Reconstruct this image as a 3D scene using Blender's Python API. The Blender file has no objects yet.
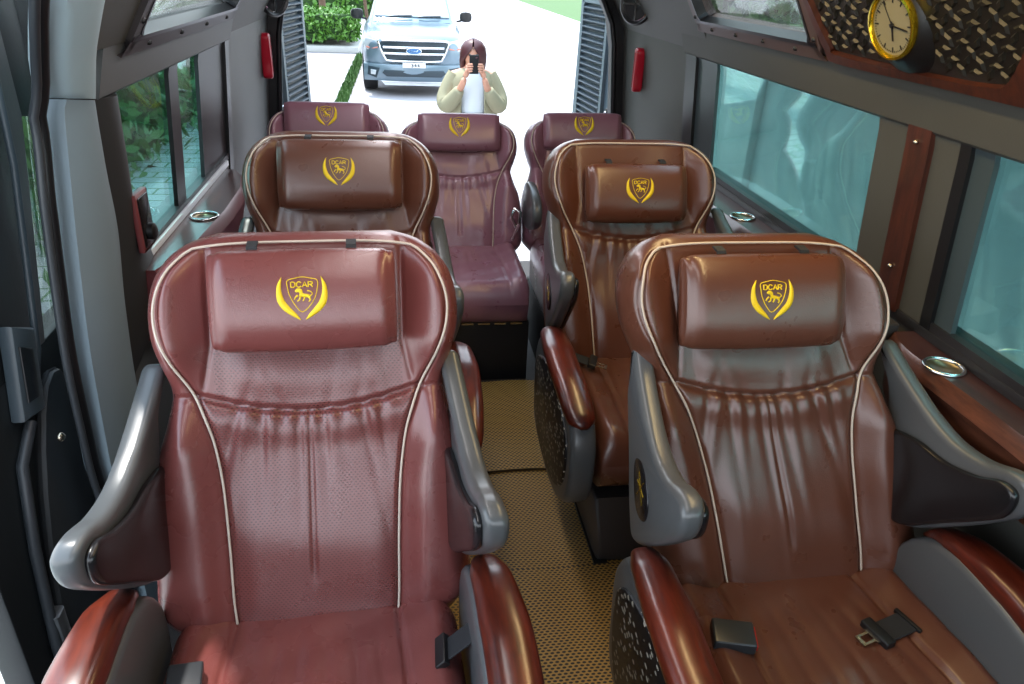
import bpy, bmesh, math, random
import numpy as np
from mathutils import Vector, Matrix
random.seed(7); rng = np.random.RandomState(5)
PI = math.pi
S = bpy.context.scene
COL = S.collection

# ------------------------------------------------------------------ colours / materials
def srgb(r, g, b):
    f = lambda c: (c/255/12.92) if c/255 <= .04045 else ((c/255+.055)/1.055)**2.4
    return (f(r), f(g), f(b), 1)

def new_mat(name):
    m = bpy.data.materials.new(name); m.use_nodes = True
    nt = m.node_tree; b = nt.nodes['Principled BSDF']
    return m, nt, b

def add_bump(nt, b, height, strength, dist=.002):
    bp = nt.nodes.new('ShaderNodeBump'); bp.inputs['Strength'].default_value = strength; bp.inputs['Distance'].default_value = dist
    nt.links.new(height, bp.inputs['Height']); nt.links.new(bp.outputs[0], b.inputs['Normal']); return bp

def obj_coord(nt):
    return nt.nodes.new('ShaderNodeTexCoord').outputs['Object']

def mth(nt, op, a, b=None):
    n = nt.nodes.new('ShaderNodeMath'); n.operation = op
    for i, v in enumerate((a, b)):
        if v is None: continue
        if isinstance(v, (int, float)): n.inputs[i].default_value = v
        else: nt.links.new(v, n.inputs[i])
    return n.outputs[0]

def dot_mask(nt, u, v, pitch_u, pitch_v, rad):
    """staggered grid of dots: 1 inside a dot"""
    a = mth(nt, 'DIVIDE', u, pitch_u); b = mth(nt, 'DIVIDE', v, pitch_v)
    row = mth(nt, 'FLOOR', b); odd = mth(nt, 'MODULO', mth(nt, 'ABSOLUTE', row), 2.0)
    a2 = mth(nt, 'ADD', a, mth(nt, 'MULTIPLY', odd, .5))
    fa = mth(nt, 'SUBTRACT', mth(nt, 'FRACT', a2), .5); fb = mth(nt, 'SUBTRACT', mth(nt, 'FRACT', b), .5)
    d = mth(nt, 'SQRT', mth(nt, 'ADD', mth(nt, 'MULTIPLY', fa, fa), mth(nt, 'MULTIPLY', fb, fb)))
    n = nt.nodes.new('ShaderNodeMapRange'); n.interpolation_type = 'SMOOTHSTEP'
    nt.links.new(d, n.inputs[0]); n.inputs[1].default_value = rad*1.25; n.inputs[2].default_value = rad*.75
    n.inputs[3].default_value = 0; n.inputs[4].default_value = 1
    return n.outputs[0]

def mix_rgb(nt, fac, c1, c2):
    n = nt.nodes.new('ShaderNodeMix'); n.data_type = 'RGBA'
    if isinstance(fac, (int, float)): n.inputs[0].default_value = fac
    else: nt.links.new(fac, n.inputs[0])
    for i, c in ((6, c1), (7, c2)):
        if isinstance(c, tuple): n.inputs[i].default_value = c
        else: nt.links.new(c, n.inputs[i])
    return n.outputs[2]

def noise(nt, scale, detail=3, coord=None, rough=.5):
    n = nt.nodes.new('ShaderNodeTexNoise'); n.inputs['Scale'].default_value = scale; n.inputs['Detail'].default_value = detail
    n.inputs['Roughness'].default_value = rough
    nt.links.new(coord if coord is not None else obj_coord(nt), n.inputs['Vector']); return n.outputs[0]

def plain(name, col, rough=.5, metal=0, bump=0, bscale=300, vary=.0, coat=0, spec=None, emit=None, estr=0):
    m, nt, b = new_mat(name)
    b.inputs['Base Color'].default_value = col; b.inputs['Roughness'].default_value = rough; b.inputs['Metallic'].default_value = metal
    if coat: b.inputs['Coat Weight'].default_value = coat; b.inputs['Coat Roughness'].default_value = .12
    if spec is not None: b.inputs['Specular IOR Level'].default_value = spec
    if vary:
        f = noise(nt, 6, 4); dark = tuple(c*(1-vary) for c in col[:3])+(1,)
        nt.links.new(mix_rgb(nt, f, dark, col), b.inputs['Base Color'])
    if bump: add_bump(nt, b, noise(nt, bscale, 2), bump, .001)
    if emit: b.inputs['Emission Color'].default_value = emit; b.inputs['Emission Strength'].default_value = estr
    return m

def leather(name, col, perf=False, rough=.27):
    m, nt, b = new_mat(name)
    co = obj_coord(nt)
    v = nt.nodes.new('ShaderNodeTexVoronoi'); v.inputs['Scale'].default_value = 420; nt.links.new(co, v.inputs['Vector'])
    f = noise(nt, 9, 3, co)
    c = mix_rgb(nt, f, tuple(x*.86 for x in col[:3])+(1,), tuple(min(1, x*1.1) for x in col[:3])+(1,))
    h = mth(nt, 'ADD', mth(nt, 'MULTIPLY', v.outputs['Distance'], .5), mth(nt, 'MULTIPLY', noise(nt, 60, 3, co), .9))
    if perf:
        s = nt.nodes.new('ShaderNodeSeparateXYZ'); nt.links.new(co, s.inputs[0])
        d = dot_mask(nt, s.outputs[0], s.outputs[2], .0078, .0046, .24)
        c = mix_rgb(nt, mth(nt, 'MULTIPLY', d, .9), c, tuple(x*.2 for x in col[:3])+(1,))
        h = mth(nt, 'SUBTRACT', h, mth(nt, 'MULTIPLY', d, .9))
    nt.links.new(c, b.inputs['Base Color'])
    r = mth(nt, 'ADD', rough-.05, mth(nt, 'MULTIPLY', noise(nt, 14, 3, co), .12)); nt.links.new(r, b.inputs['Roughness'])
    add_bump(nt, b, h, .22, .0012)
    b.inputs['Specular IOR Level'].default_value = .8
    return m

def wood(name, c1, c2, scale=5, axis='Y', rough=.28):
    m, nt, b = new_mat(name)
    mp = nt.nodes.new('ShaderNodeMapping'); nt.links.new(obj_coord(nt), mp.inputs[0])
    mp.inputs['Scale'].default_value = {'Y': (6, .8, 6), 'Z': (6, 6, .8)}[axis]
    n = noise(nt, scale, 6, mp.outputs[0], .6)
    n2 = noise(nt, scale*7, 4, mp.outputs[0], .6)
    k = mth(nt, 'ADD', mth(nt, 'MULTIPLY', n, .75), mth(nt, 'MULTIPLY', n2, .25))
    r = nt.nodes.new('ShaderNodeValToRGB'); nt.links.new(k, r.inputs[0])
    e = r.color_ramp.elements; e[0].position = .38; e[0].color = c1; e[1].position = .62; e[1].color = c2
    nt.links.new(r.outputs[0], b.inputs['Base Color']); b.inputs['Roughness'].default_value = rough
    b.inputs['Coat Weight'].default_value = .3; b.inputs['Coat Roughness'].default_value = .15
    return m

def glass_mat(name, tint, refl=1.0, rough=.02):
    m = bpy.data.materials.new(name); m.use_nodes = True; nt = m.node_tree; nt.nodes.clear()
    o = nt.nodes.new('ShaderNodeOutputMaterial'); t = nt.nodes.new('ShaderNodeBsdfTransparent'); t.inputs[0].default_value = tint
    g = nt.nodes.new('ShaderNodeBsdfGlossy'); g.inputs['Roughness'].default_value = rough
    f = nt.nodes.new('ShaderNodeFresnel'); f.inputs[0].default_value = 1.5
    mx = nt.nodes.new('ShaderNodeMixShader'); nt.links.new(mth(nt, 'MULTIPLY', f.outputs[0], refl), mx.inputs[0])
    nt.links.new(t.outputs[0], mx.inputs[1]); nt.links.new(g.outputs[0], mx.inputs[2]); nt.links.new(mx.outputs[0], o.inputs[0])
    return m

LEA = srgb(114, 60, 57)
M = {}
M['leather'] = leather('maroon_leather', LEA)
M['leather_perf'] = leather('perforated_leather', LEA, True)
M['leather_rear'] = leather('daylit_leather', srgb(134, 92, 106), rough=.28)  # same leather, lightened and purpled to stand for daylight at the rear
M['leather_lamp_tint'] = leather('lamp_tinted_leather', srgb(92, 54, 40), rough=.28)  # same leather with the warm overhead lamp's tint painted into it
M['leather_lamp_tint_perf'] = M['leather_lamp_tint']
M['piping'] = plain('cream_piping', srgb(194, 180, 166), .4)
M['gold'] = plain('gold_thread', srgb(232, 200, 16), .5, 0, .4, 900)
M['shell'] = plain('grey_shell', srgb(77, 80, 82), .3, 0, .06, 500, spec=.6)
M['buckle'] = plain('buckle_plastic', srgb(44, 48, 52), .3)
M['black'] = plain('black_plastic', srgb(20, 21, 23), .38, 0, .1, 400)
M['gloss_black'] = plain('gloss_black', srgb(24, 23, 25), .22, 0, .15, 500)
M['base'] = plain('seat_base_grey', srgb(56, 54, 56), .45, 0, .1, 300)
M['darkbase'] = plain('bench_dark', srgb(20, 20, 24), .6)
M['web'] = plain('belt_webbing', srgb(28, 30, 34), .7, 0, .5, 700)
M['metal'] = plain('bright_metal', srgb(200, 190, 170), .25, 1)
M['chrome'] = plain('chrome', srgb(225, 225, 225), .12, 1)
M['wood'] = wood('mahogany', srgb(48, 15, 11), srgb(102, 38, 21), 3)
M['wood_trim'] = wood('burl_trim', srgb(52, 24, 18), srgb(79, 39, 25), 9, 'Z', .4)
M['wood_dark'] = wood('dark_walnut', srgb(46, 24, 24), srgb(73, 40, 33), 4, 'Y', .3)
M['trim_grey'] = plain('grey_trim', srgb(89, 91, 91), .55, 0, .15, 250, .08)
M['trim_lamp_tint'] = plain('lamp_tinted_trim', srgb(73, 73, 68), .6, 0, .2, 220, .1)  # grey trim carrying the warm lamp tint in its colour
M['trim_door_lit'] = plain('door_lit_trim', srgb(126, 143, 152), .5, 0, .1, 250, .05)  # cool daylight from the doorway put into this grey
M['trim_door_lit_top'] = plain('door_lit_trim_top', srgb(172, 194, 202), .5, 0, .1, 250, .05)  # upper pillar trim, colour brightened and blued for doorway daylight
M['trim_dark'] = plain('dark_trim', srgb(50, 51, 53), .5, 0, .15, 250, .1)
M['rubber'] = plain('rubber', srgb(22, 24, 27), .35)
M['frame_black'] = plain('frame_black', srgb(34, 34, 37), .4)
M['sill_grey'] = plain('sill_grey', srgb(106, 111, 115), .35, 0, .05, 200, .05)
M['door_dark'] = plain('door_dark', srgb(24, 28, 30), .45, 0, .2, 90, .2)
M['teal_glass'] = glass_mat('tinted_glass', (.62, .885, .86, 1), .5)
M['clear_glass'] = glass_mat('clear_glass', (.92, .97, .95, 1), .7)
M['red'] = plain('red_plastic', srgb(170, 16, 40), .35)
M['red_button'] = plain('red_button', srgb(190, 20, 20), .4)

def perforated(name, base, hole, pu, pv, rad, ax=(1, 2), rough=.5):
    m, nt, b = new_mat(name); s = nt.nodes.new('ShaderNodeSeparateXYZ'); nt.links.new(obj_coord(nt), s.inputs[0])
    d = dot_mask(nt, s.outputs[ax[0]], s.outputs[ax[1]], pu, pv, rad)
    nt.links.new(mix_rgb(nt, d, base, hole), b.inputs['Base Color']); b.inputs['Roughness'].default_value = rough
    add_bump(nt, b, d, -.6 if hole[0] < base[0] else .6, .003); return m, nt, b, d
def speckle_mat():
    m, nt, b = new_mat('speckled_panel'); co = obj_coord(nt); mp = nt.nodes.new('ShaderNodeMapping'); nt.links.new(co, mp.inputs[0]); mp.inputs['Scale'].default_value = (40, 42, 75)
    v = nt.nodes.new('ShaderNodeTexVoronoi'); v.inputs['Scale'].default_value = 1.0; v.inputs['Randomness'].default_value = .8; nt.links.new(mp.outputs[0], v.inputs['Vector'])
    d = mth(nt, 'LESS_THAN', v.outputs['Distance'], .27); nt.links.new(mix_rgb(nt, d, srgb(16, 16, 18), srgb(150, 145, 132)), b.inputs['Base Color']); b.inputs['Roughness'].default_value = .4
    add_bump(nt, b, d, .5, .003); return m
M['perf_panel'] = speckle_mat()

def mat_mat():
    m, nt, b = new_mat('woven_mat'); co = obj_coord(nt); s = nt.nodes.new('ShaderNodeSeparateXYZ'); nt.links.new(co, s.inputs[0])
    d = dot_mask(nt, s.outputs[0], s.outputs[1], .0148, .0086, .34)
    f = noise(nt, 3, 3, co)
    thr = mix_rgb(nt, noise(nt, 240, 3, co), srgb(132, 100, 44), srgb(190, 154, 80))
    c = mix_rgb(nt, f, thr, mix_rgb(nt, .35, thr, srgb(150, 100, 30)))
    nt.links.new(mix_rgb(nt, d, c, srgb(30, 22, 14)), b.inputs['Base Color']); b.inputs['Roughness'].default_value = .62
    add_bump(nt, b, d, -.9, .006); return m
M['mat'] = mat_mat()
M['mat_edge'] = plain('mat_edge', srgb(60, 44, 22), .7)

def ground_mat():
    m, nt, b = new_mat('concrete'); co = obj_coord(nt)
    br = nt.nodes.new('ShaderNodeTexBrick'); br.offset = 0; br.inputs['Scale'].default_value = 1; nt.links.new(co, br.inputs['Vector'])
    br.inputs['Brick Width'].default_value = 5; br.inputs['Row Height'].default_value = 5; br.inputs['Mortar Size'].default_value = .01
    f = noise(nt, 1.3, 6, co)
    c = mix_rgb(nt, f, srgb(160, 156, 160), srgb(182, 178, 181))
    br.inputs['Mortar'].default_value = srgb(170, 166, 168); nt.links.new(c, br.inputs['Color1']); nt.links.new(c, br.inputs['Color2'])
    nt.links.new(br.outputs[0], b.inputs['Base Color']); b.inputs['Roughness'].default_value = .85; return m
M['ground'] = ground_mat()
def paver_mat():
    m, nt, b = new_mat('pavers'); co = obj_coord(nt)
    br = nt.nodes.new('ShaderNodeTexBrick'); nt.links.new(co, br.inputs['Vector']); br.inputs['Scale'].default_value = 1
    br.inputs['Brick Width'].default_value = .36; br.inputs['Row Height'].default_value = .22; br.inputs['Mortar Size'].default_value = .012
    br.inputs['Mortar'].default_value = srgb(70, 110, 50); br.inputs['Color1'].default_value = srgb(190, 190, 188); br.inputs['Color2'].default_value = srgb(170, 172, 172)
    nt.links.new(br.outputs[0], b.inputs['Base Color']); b.inputs['Roughness'].default_value = .8; return m
M['paver'] = paver_mat()
M['kerb'] = plain('kerb', srgb(171, 171, 166), .8, 0, .3, 40)
M['leaf'] = plain('leaf', srgb(78, 127, 34), .5, vary=.4)
M['leaf2'] = plain('leaf_dark', srgb(80, 125, 60), .5, vary=.4)
M['hedge_core'] = plain('hedge_core', srgb(40, 70, 24), .9, vary=.3)
M['grass'] = plain('grass', srgb(62, 100, 35), .8, 0, .6, 60, .4)
M['bark'] = plain('bark', srgb(96, 74, 58), .9, 0, .8, 40, .3)
M['plaster'] = plain('plaster', srgb(153, 159, 156), .85, 0, .3, 12, .12)
M['carpaint'] = plain('silver_paint', srgb(108, 127, 139), .28, .4, coat=.6)
M['car_glass_sky'] = plain('car_glass_sky', srgb(190, 196, 200), .1, .6)  # pale colour stands for the sky mirrored in the windscreen
M['tyre'] = plain('tyre', srgb(30, 30, 32), .8)
M['lamp_lens'] = plain('lamp_lens', srgb(200, 205, 210), .1, .3)
M['grille'] = plain('grille_black', srgb(38, 52, 60), .4)
M['blue'] = plain('badge_blue', srgb(60, 110, 160), .3)
M['skin'] = plain('skin', srgb(205, 150, 125), .55)
M['hair'] = plain('auburn_hair', srgb(74, 34, 38), .45, 0, .5, 120)
M['jacket'] = plain('olive_jacket', srgb(156, 150, 122), .85, 0, .3, 60, .2)
M['shirt'] = plain('white_shirt', srgb(215, 220, 225), .85)
M['trousers'] = plain('dark_trousers', srgb(60, 62, 74), .85)
M['clockface'] = plain('clock_face', srgb(128, 122, 96), .5)
M['brass'] = plain('brass', srgb(200, 170, 40), .2, .9)
M['glossdark'] = plain('relief_black', srgb(40, 38, 34), .32, .2)
M['louver'] = plain('louver_grey', srgb(56, 70, 80), .45)
M['body_white'] = plain('van_panel', srgb(52, 56, 60), .4)
M['ceiling'] = plain('ceiling_liner', srgb(150, 148, 144), .8, 0, .2, 200)

# ------------------------------------------------------------------ object helpers
def link(name, me, mats, parent=None, smooth=True):
    o = bpy.data.objects.new(name, me); COL.objects.link(o)
    if not isinstance(mats, (list, tuple)): mats = [mats]
    if not me.materials:
        for m in mats: me.materials.append(m)
    if smooth and len(me.polygons): me.polygons.foreach_set('use_smooth', [True]*len(me.polygons))
    if parent: o.parent = parent
    return o
def mesh(name, verts, faces):
    me = bpy.data.meshes.new(name); me.from_pydata([tuple(map(float, v)) for v in verts], [], faces)
    me.update(); return me
def fixn(me):
    bm = bmesh.new(); bm.from_mesh(me); bmesh.ops.remove_doubles(bm, verts=bm.verts, dist=1e-6)
    bmesh.ops.recalc_face_normals(bm, faces=bm.faces); bm.to_mesh(me); bm.free(); return me
def sharp(me, ang=40):
    try: me.set_sharp_from_angle(angle=math.radians(ang))
    except Exception: pass
    return me
def finish(bm, name, mats, parent=None, ang=35, recalc=True):
    me = bpy.data.meshes.new(name)
    if recalc: bmesh.ops.recalc_face_normals(bm, faces=bm.faces)
    bm.to_mesh(me); bm.free()
    o = link(name, me, mats, parent); sharp(me, ang); return o
def tag(o, label=None, cat=None, group=None, kind=None):
    if label: o['label'] = label
    if cat: o['category'] = cat
    if group: o['group'] = group
    if kind: o['kind'] = kind
    return o
def empty(name, loc, label, cat, group=None, rz=0):
    o = bpy.data.objects.new(name, None); COL.objects.link(o); o.location = loc; o.rotation_euler.z = rz
    o.empty_display_size = .1
    return tag(o, label, cat, group)
def struct(o): o['kind'] = 'structure'; return o
def add_box(bm, x0, x1, y0, y1, z0, z1, mi=0):
    vs = [bm.verts.new((x, y, z)) for x in (x0, x1) for y in (y0, y1) for z in (z0, z1)]
    for f in ((0, 1, 3, 2), (4, 6, 7, 5), (0, 4, 5, 1), (2, 3, 7, 6), (0, 2, 6, 4), (1, 5, 7, 3)):
        bm.faces.new([vs[i] for i in f]).material_index = mi
    return vs
def box_bm(x0, x1, y0, y1, z0, z1, bevel=0, seg=2):
    bm = bmesh.new(); add_box(bm, x0, x1, y0, y1, z0, z1)
    bmesh.ops.recalc_face_normals(bm, faces=bm.faces)
    if bevel: bmesh.ops.bevel(bm, geom=list(bm.edges), offset=bevel, segments=seg, affect='EDGES', profile=.6)
    return bm
def box(name, x0, x1, y0, y1, z0, z1, mat, parent=None, bevel=0, seg=2):
    return finish(box_bm(x0, x1, y0, y1, z0, z1, bevel, seg), name, mat, parent)
def loft(rings, caps=True, closed=True):
    """rings: (n, m, 3) -> verts, faces"""
    n = len(rings); m = len(rings[0]); V = [tuple(p) for r in rings for p in r]; F = []
    mm = m if closed else m-1
    for i in range(n-1):
        for j in range(mm):
            k = (j+1) % m; F.append((i*m+j, i*m+k, (i+1)*m+k, (i+1)*m+j))
    if caps and closed: F.append(tuple(range(m-1, -1, -1))); F.append(tuple((n-1)*m+j for j in range(m)))
    return V, F
def loft_obj(name, rings, mat, parent=None, caps=True, ang=50, closed=True):
    V, F = loft(rings, caps, closed); me = fixn(mesh(name, V, F)); o = link(name, me, mat, parent); sharp(me, ang); return o
def tube_rings(pts, rad, n=8, closed=False):
    P = [Vector(p) for p in pts]; R = []
    N = len(P); up = Vector((0, 0, 1)); prev = None
    for i, p in enumerate(P):
        t = (P[min(i+1, N-1)]-P[max(i-1, 0)])
        if t.length < 1e-9: t = Vector((0, 1, 0))
        t.normalize()
        if prev is None:
            a = t.cross(up)
            if a.length < .1: a = t.cross(Vector((1, 0, 0)))
        else: a = prev - t*prev.dot(t)
        a.normalize(); prev = a; b = t.cross(a)
        r = rad[i] if isinstance(rad, (list, tuple)) else rad
        R.append([p+a*(r*math.cos(2*PI*k/n))+b*(r*math.sin(2*PI*k/n)) for k in range(n)])
    return R
def tube(name, pts, rad, mat, parent=None, n=8):
    return loft_obj(name, tube_rings(pts, rad, n), mat, parent, ang=60)
def catmull(P, per=8, closed=True):
    P = np.array(P, float); n = len(P); out = []
    rngi = range(n) if closed else range(n-1)
    for i in rngi:
        if closed: a, b, c, d = P[(i-1) % n], P[i], P[(i+1) % n], P[(i+2) % n]
        else: a, b, c, d = P[max(i-1, 0)], P[i], P[i+1], P[min(i+2, n-1)]
        for k in range(per):
            t = k/per; out.append(.5*((2*b)+(-a+c)*t+(2*a-5*b+4*c-d)*t*t+(-a+3*b-3*c+d)*t**3))
    if not closed: out.append(P[-1])
    return np.array(out)
def prism(profile, t0, t1, bevel, place, seg=4, smooth=True, per=6):
    """rounded extrusion of a closed 2-D profile; place(a, b, t) -> xyz"""
    P = catmull(profile, per) if smooth else np.array(profile, float)
    area = .5*np.sum(P[:, 0]*np.roll(P[:, 1], -1)-np.roll(P[:, 0], -1)*P[:, 1])
    if area < 0: P = P[::-1]
    tg = np.roll(P, -1, 0)-np.roll(P, 1, 0); tg /= np.linalg.norm(tg, axis=1)[:, None]+1e-9
    nr = np.stack([tg[:, 1], -tg[:, 0]], 1)   # outward for ccw
    rings = []
    for k in range(seg+1):
        a = PI/2*k/seg; ins = bevel*(1-math.sin(a)); off = bevel*(1-math.cos(a)); rings.append((t0+off, P-nr*ins))
    for k in range(seg, -1, -1):
        a = PI/2*k/seg; ins = bevel*(1-math.sin(a)); off = bevel*(1-math.cos(a)); rings.append((t1-off, P-nr*ins))
    return [[place(p[0], p[1], t) for p in Q] for t, Q in rings]
sst = lambda a, b, x: (lambda t: t*t*(3-2*t))(np.clip((x-a)/(b-a), 0, 1))
gs = lambda x, s: np.exp(-(x/s)**2)

# ------------------------------------------------------------------ seats
def interp(tab, v):
    t = np.array(tab); x = t[:, 0]; y = t[:, 1]
    # smooth (cosine-free cubic through numpy): piecewise monotone enough
    n = len(x); m = np.gradient(y, x); v = np.clip(v, x[0], x[-1]); i = np.clip(np.searchsorted(x, v)-1, 0, n-2)
    h = x[i+1]-x[i]; s = (v-x[i])/h
    return (2*s**3-3*s**2+1)*y[i]+(s**3-2*s**2+s)*h*m[i]+(-2*s**3+3*s**2)*y[i+1]+(s**3-s**2)*h*m[i+1]

HW = [(0, .238), (.02, .255), (.06, .287), (.14, .295), (.24, .296), (.34, .284), (.42, .258), (.47, .248), (.52, .263), (.57, .276), (.61, .278), (.65, .272), (.69, .254), (.72, .226), (.74, .19), (.75, .155)]
PP = [(0, .146), (.06, .151), (.2, .155), (.32, .163), (.40, .177), (.47, .202), (.53, .232), (.58, .249), (.62, .252), (.66, .242), (.70, .218), (.722, .19), (.732, .165), (.75, .15)]
L0 = .75; T0 = .115
def back_D(x, v, style):
    """front relief: x across, v up; normalised v (0..L0)"""
    a = np.abs(x); p = interp(PP, v); D = np.zeros_like(x)
    low = 1-sst(.44, .52, v)
    D += .026*sst(p-.004, p+.055, a)*low*sst(-.02, .08, v)            # lower bolsters
    D += .046*sst(.165, .245, a)*sst(.44, .56, v)*(1-sst(.66, .75, v)*.7)  # wings
    D -= .012*gs(a/.12, 1)*sst(.25, .6, v)
    D += .020*np.exp(-((v-.17)/.13)**2)*(1-sst(.10, .18, a))            # lumbar puff
    D += .008*np.exp(-((v-.5)/.05)**2)*(1-sst(.1, .17, a))
    pg = np.exp(-((a-p)/.0055)**2)
    D -= .009*pg*(1-sst(.70, .73, v))
    vs = .430+.038*(x/.2)**2
    if style != 'rear': vs = vs
    D -= .010*np.exp(-((v-vs)/.006)**2)*(a < p)
    D += .007*np.exp(-((v-vs+.03)/.03)**2)*(a < p)
    # gathers fanning below the seam
    for i, xi in enumerate((-.128, -.088, -.052, -.022, .020, .055, .092, .128)):
        c = xi*(1+.9*(vs-v)/.3*((-1)**i*.25+.4)); am = .0062*(1+.4*math.sin(i*2.3)); ln = .10+.05*math.cos(i*1.9)
        D -= am*.85*gs(x-c, .010)*np.exp(-np.clip(vs-v, 0, 1)/ln)*(v < vs)*(a < p)
        D += am*.8*gs(x-c-.017, .012)*np.exp(-np.clip(vs-v, 0, 1)/ln)*(v < vs)*(a < p)
    for i, xi in enumerate((-.15, -.12, -.09, -.05, .03, .08, .115, .15)):
        c = xi+(v-vs)*.35*math.sin(i*1.7); D -= .0026*gs(x-c, .010)*np.exp(-np.clip(v-vs, 0, 1)/.05)*(v > vs)*(a < p)
    # centre seam
    D -= .009*gs(x+.004, .0048)*sst(.10, .16, v)*(v < vs)
    # wing seams
    ws = .172+.02*np.clip((.55-v)/.1, 0, 1)
    D -= .006*np.exp(-((a-ws)/.004)**2)*sst(.46, .5, v)*(1-sst(.725, .745, v))
    # seam across the bolster at the pinch
    D -= .005*np.exp(-((v-.465-.1*(a-.22))/.005)**2)*(a > p)
    # broad soft creases
    D += .0012*np.sin(x*29+v*17+1.3)*np.sin(v*27-x*13)
    D += .013*gs((a-(p+.268)/2)/.045, 1)*sst(.02, .12, v)*(1-sst(.36, .46, v))
    return D
def back_W(x, v, kv, style):
    vv = v/kv; hw = interp(HW, vv); R = .052
    a = np.abs(x); q = np.clip((a-(hw-R))/R, 0, .9999)
    edge = R*(1-np.sqrt(1-q*q))
    rt = .035; tt = np.clip((vv-(L0-rt))/rt, 0, .9999); tb = np.clip((.03-vv)/.03, 0, .9999)
    k = np.sqrt(1-tt**2)*np.sqrt(1-tb**2*.8)
    return (-T0/2)+((T0/2-edge)+back_D(x, vv, style)*(1-q**3*.6))*k
_cache = {}
def backrest_mesh(kv, style, fine):
    key = ('back', kv, style, fine)
    if key in _cache: return _cache[key]
    NF, NV = (150, 200) if fine else (84, 110)
    v = np.linspace(0, 1, NV); v = L0*(v-.02*np.sin(2*PI*v)*0)
    v = np.concatenate([v, [L0-.0012, L0-.004, L0-.008]]); v = np.unique(np.round(v, 5)); NV = len(v)
    s = np.linspace(-1, 1, NF); NB = 22
    hw = interp(HW, v)
    rt = .035; tt = np.clip((v-(L0-rt))/rt, 0, .9999); tb = np.clip((.03-v)/.03, 0, .9999)
    k = np.sqrt(1-tt**2)*np.sqrt(1-tb**2*.8)
    rings = []
    X = hw[:, None]*(.62*s+.38*np.sin(PI/2*s))[None, :]
    Wf = back_W(X, (v*kv)[:, None]*np.ones_like(X), kv, style)
    sb = np.linspace(1, -1, NB); XB = hw[:, None]*(.5*sb+.5*np.sin(PI/2*sb))[None, :]
    R = .045; q = np.clip((np.abs(XB)-(hw[:, None]-R))/R, 0, .9999); WB = (-T0/2)-(T0/2-R*(1-np.sqrt(1-q*q)))*k[:, None]
    V = []
    for i in range(NV):
        for j in range(NF): V.append((X[i, j], -Wf[i, j], v[i]*kv))
        for j in range(1, NB-1): V.append((XB[i, j], -WB[i, j], v[i]*kv))
    m = NF+NB-2; F = []; mi = []
    for i in range(NV-1):
        vm = (v[i]+v[i+1])/2
        for j in range(m):
            jj = (j+1) % m; F.append((i*m+j, i*m+jj, (i+1)*m+jj, (i+1)*m+j))
            x = (X[i, min(j, NF-1)]) if j < NF else 9
            vsx = .430+.038*(x/.2)**2
            inner = j < NF and abs(x) < interp(PP, np.array([vm]))[0] and vm < .60 and (vm < vsx or abs(x) < .168)
            mi.append(1 if inner else 0)
    F.append(tuple(range(m-1, -1, -1))); mi.append(0); F.append(tuple((NV-1)*m+j for j in range(m))); mi.append(0)
    me = mesh('backrest', V, F); me.polygons.foreach_set('material_index', mi)
    _cache[key] = me; return me
def piping_mesh(kv, style, fine):
    key = ('pipe', kv, style)
    if key in _cache: return _cache[key]
    vv = np.linspace(.012, .722, 90 if fine else 50); p = interp(PP, vv)
    left = [(-a, b) for a, b in zip(p, vv)]; xt = np.linspace(-p[-1], p[-1], 30)[1:-1]
    top = [(x, .722+.009*(1-(x/p[-1])**4)) for x in xt]; path = left+top+[(a, b) for a, b in zip(p[::-1], vv[::-1])]
    x = np.array([q[0] for q in path]); v = np.array([q[1] for q in path])
    w = back_W(x, v*kv, kv, style)+.0035+.002
    # lift out of the groove
    w2 = back_W(x*.96, v*kv, kv, style); w = np.maximum(w, w2-.001)
    w = np.convolve(np.pad(w, 2, 'edge'), np.ones(5)/5, 'valid')+.0015
    R = tube_rings([(a, -c, b*kv) for a, b, c in zip(x, v, w)], .0025, 6)
    V, F = loft(R); me = fixn(mesh('piping', V, F)); _cache[key] = me; return me

def pillow_front(x, v, a, b, d, n=2.7):
    q = np.clip(np.abs(v)/b, 0, .999); e = np.clip((np.abs(x)-(a-.035))/.035, 0, .999)
    return d*(1-q**n)**(1/n)*(1-e**2.2*.45)
def pillow_mesh(a, b, d):
    key = ('pillow', a, b, d)
    if key in _cache: return _cache[key]
    NX, NR = 46, 44; rings = []
    u = np.linspace(-PI/2, PI/2, NX)
    for t in u:
        x = a*(abs(math.sin(t))**.55)*(1 if t >= 0 else -1) if abs(t) > 1e-6 else 0
        k = 1 if abs(x) < a-.03 else math.sqrt(max(0, 1-((abs(x)-(a-.03))/.03)**2))
        k = .72+.28*k if abs(x) < a-.0015 else (.45 if abs(x) < a-.0002 else .1)
        seam = 1-.025*math.exp(-((abs(x)-(a-.012))/.004)**2)
        r = []
        for j in range(NR):
            th = 2*PI*j/NR; c, s_ = math.cos(th), math.sin(th); n = 2.7
            cc = math.copysign(abs(c)**(2/n), c); ss = math.copysign(abs(s_)**(2/n), s_)
            vb = b*(1-.05*(x/a)**2 if ss < 0 else 1-.03*(x/a)**4)
            w = d*(1-(max(0, abs(x)-(a-.035))/.035)**2.2*.45)
            r.append((x, -(cc*w*seam*(k if k < .7 else 1)) if cc > 0 else -(cc*w*.7*k), ss*vb*seam*(k**.35)))
        rings.append(r)
    V, F = loft(rings); me = fixn(mesh('headrest', V, F)); _cache[key] = me; return me

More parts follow.
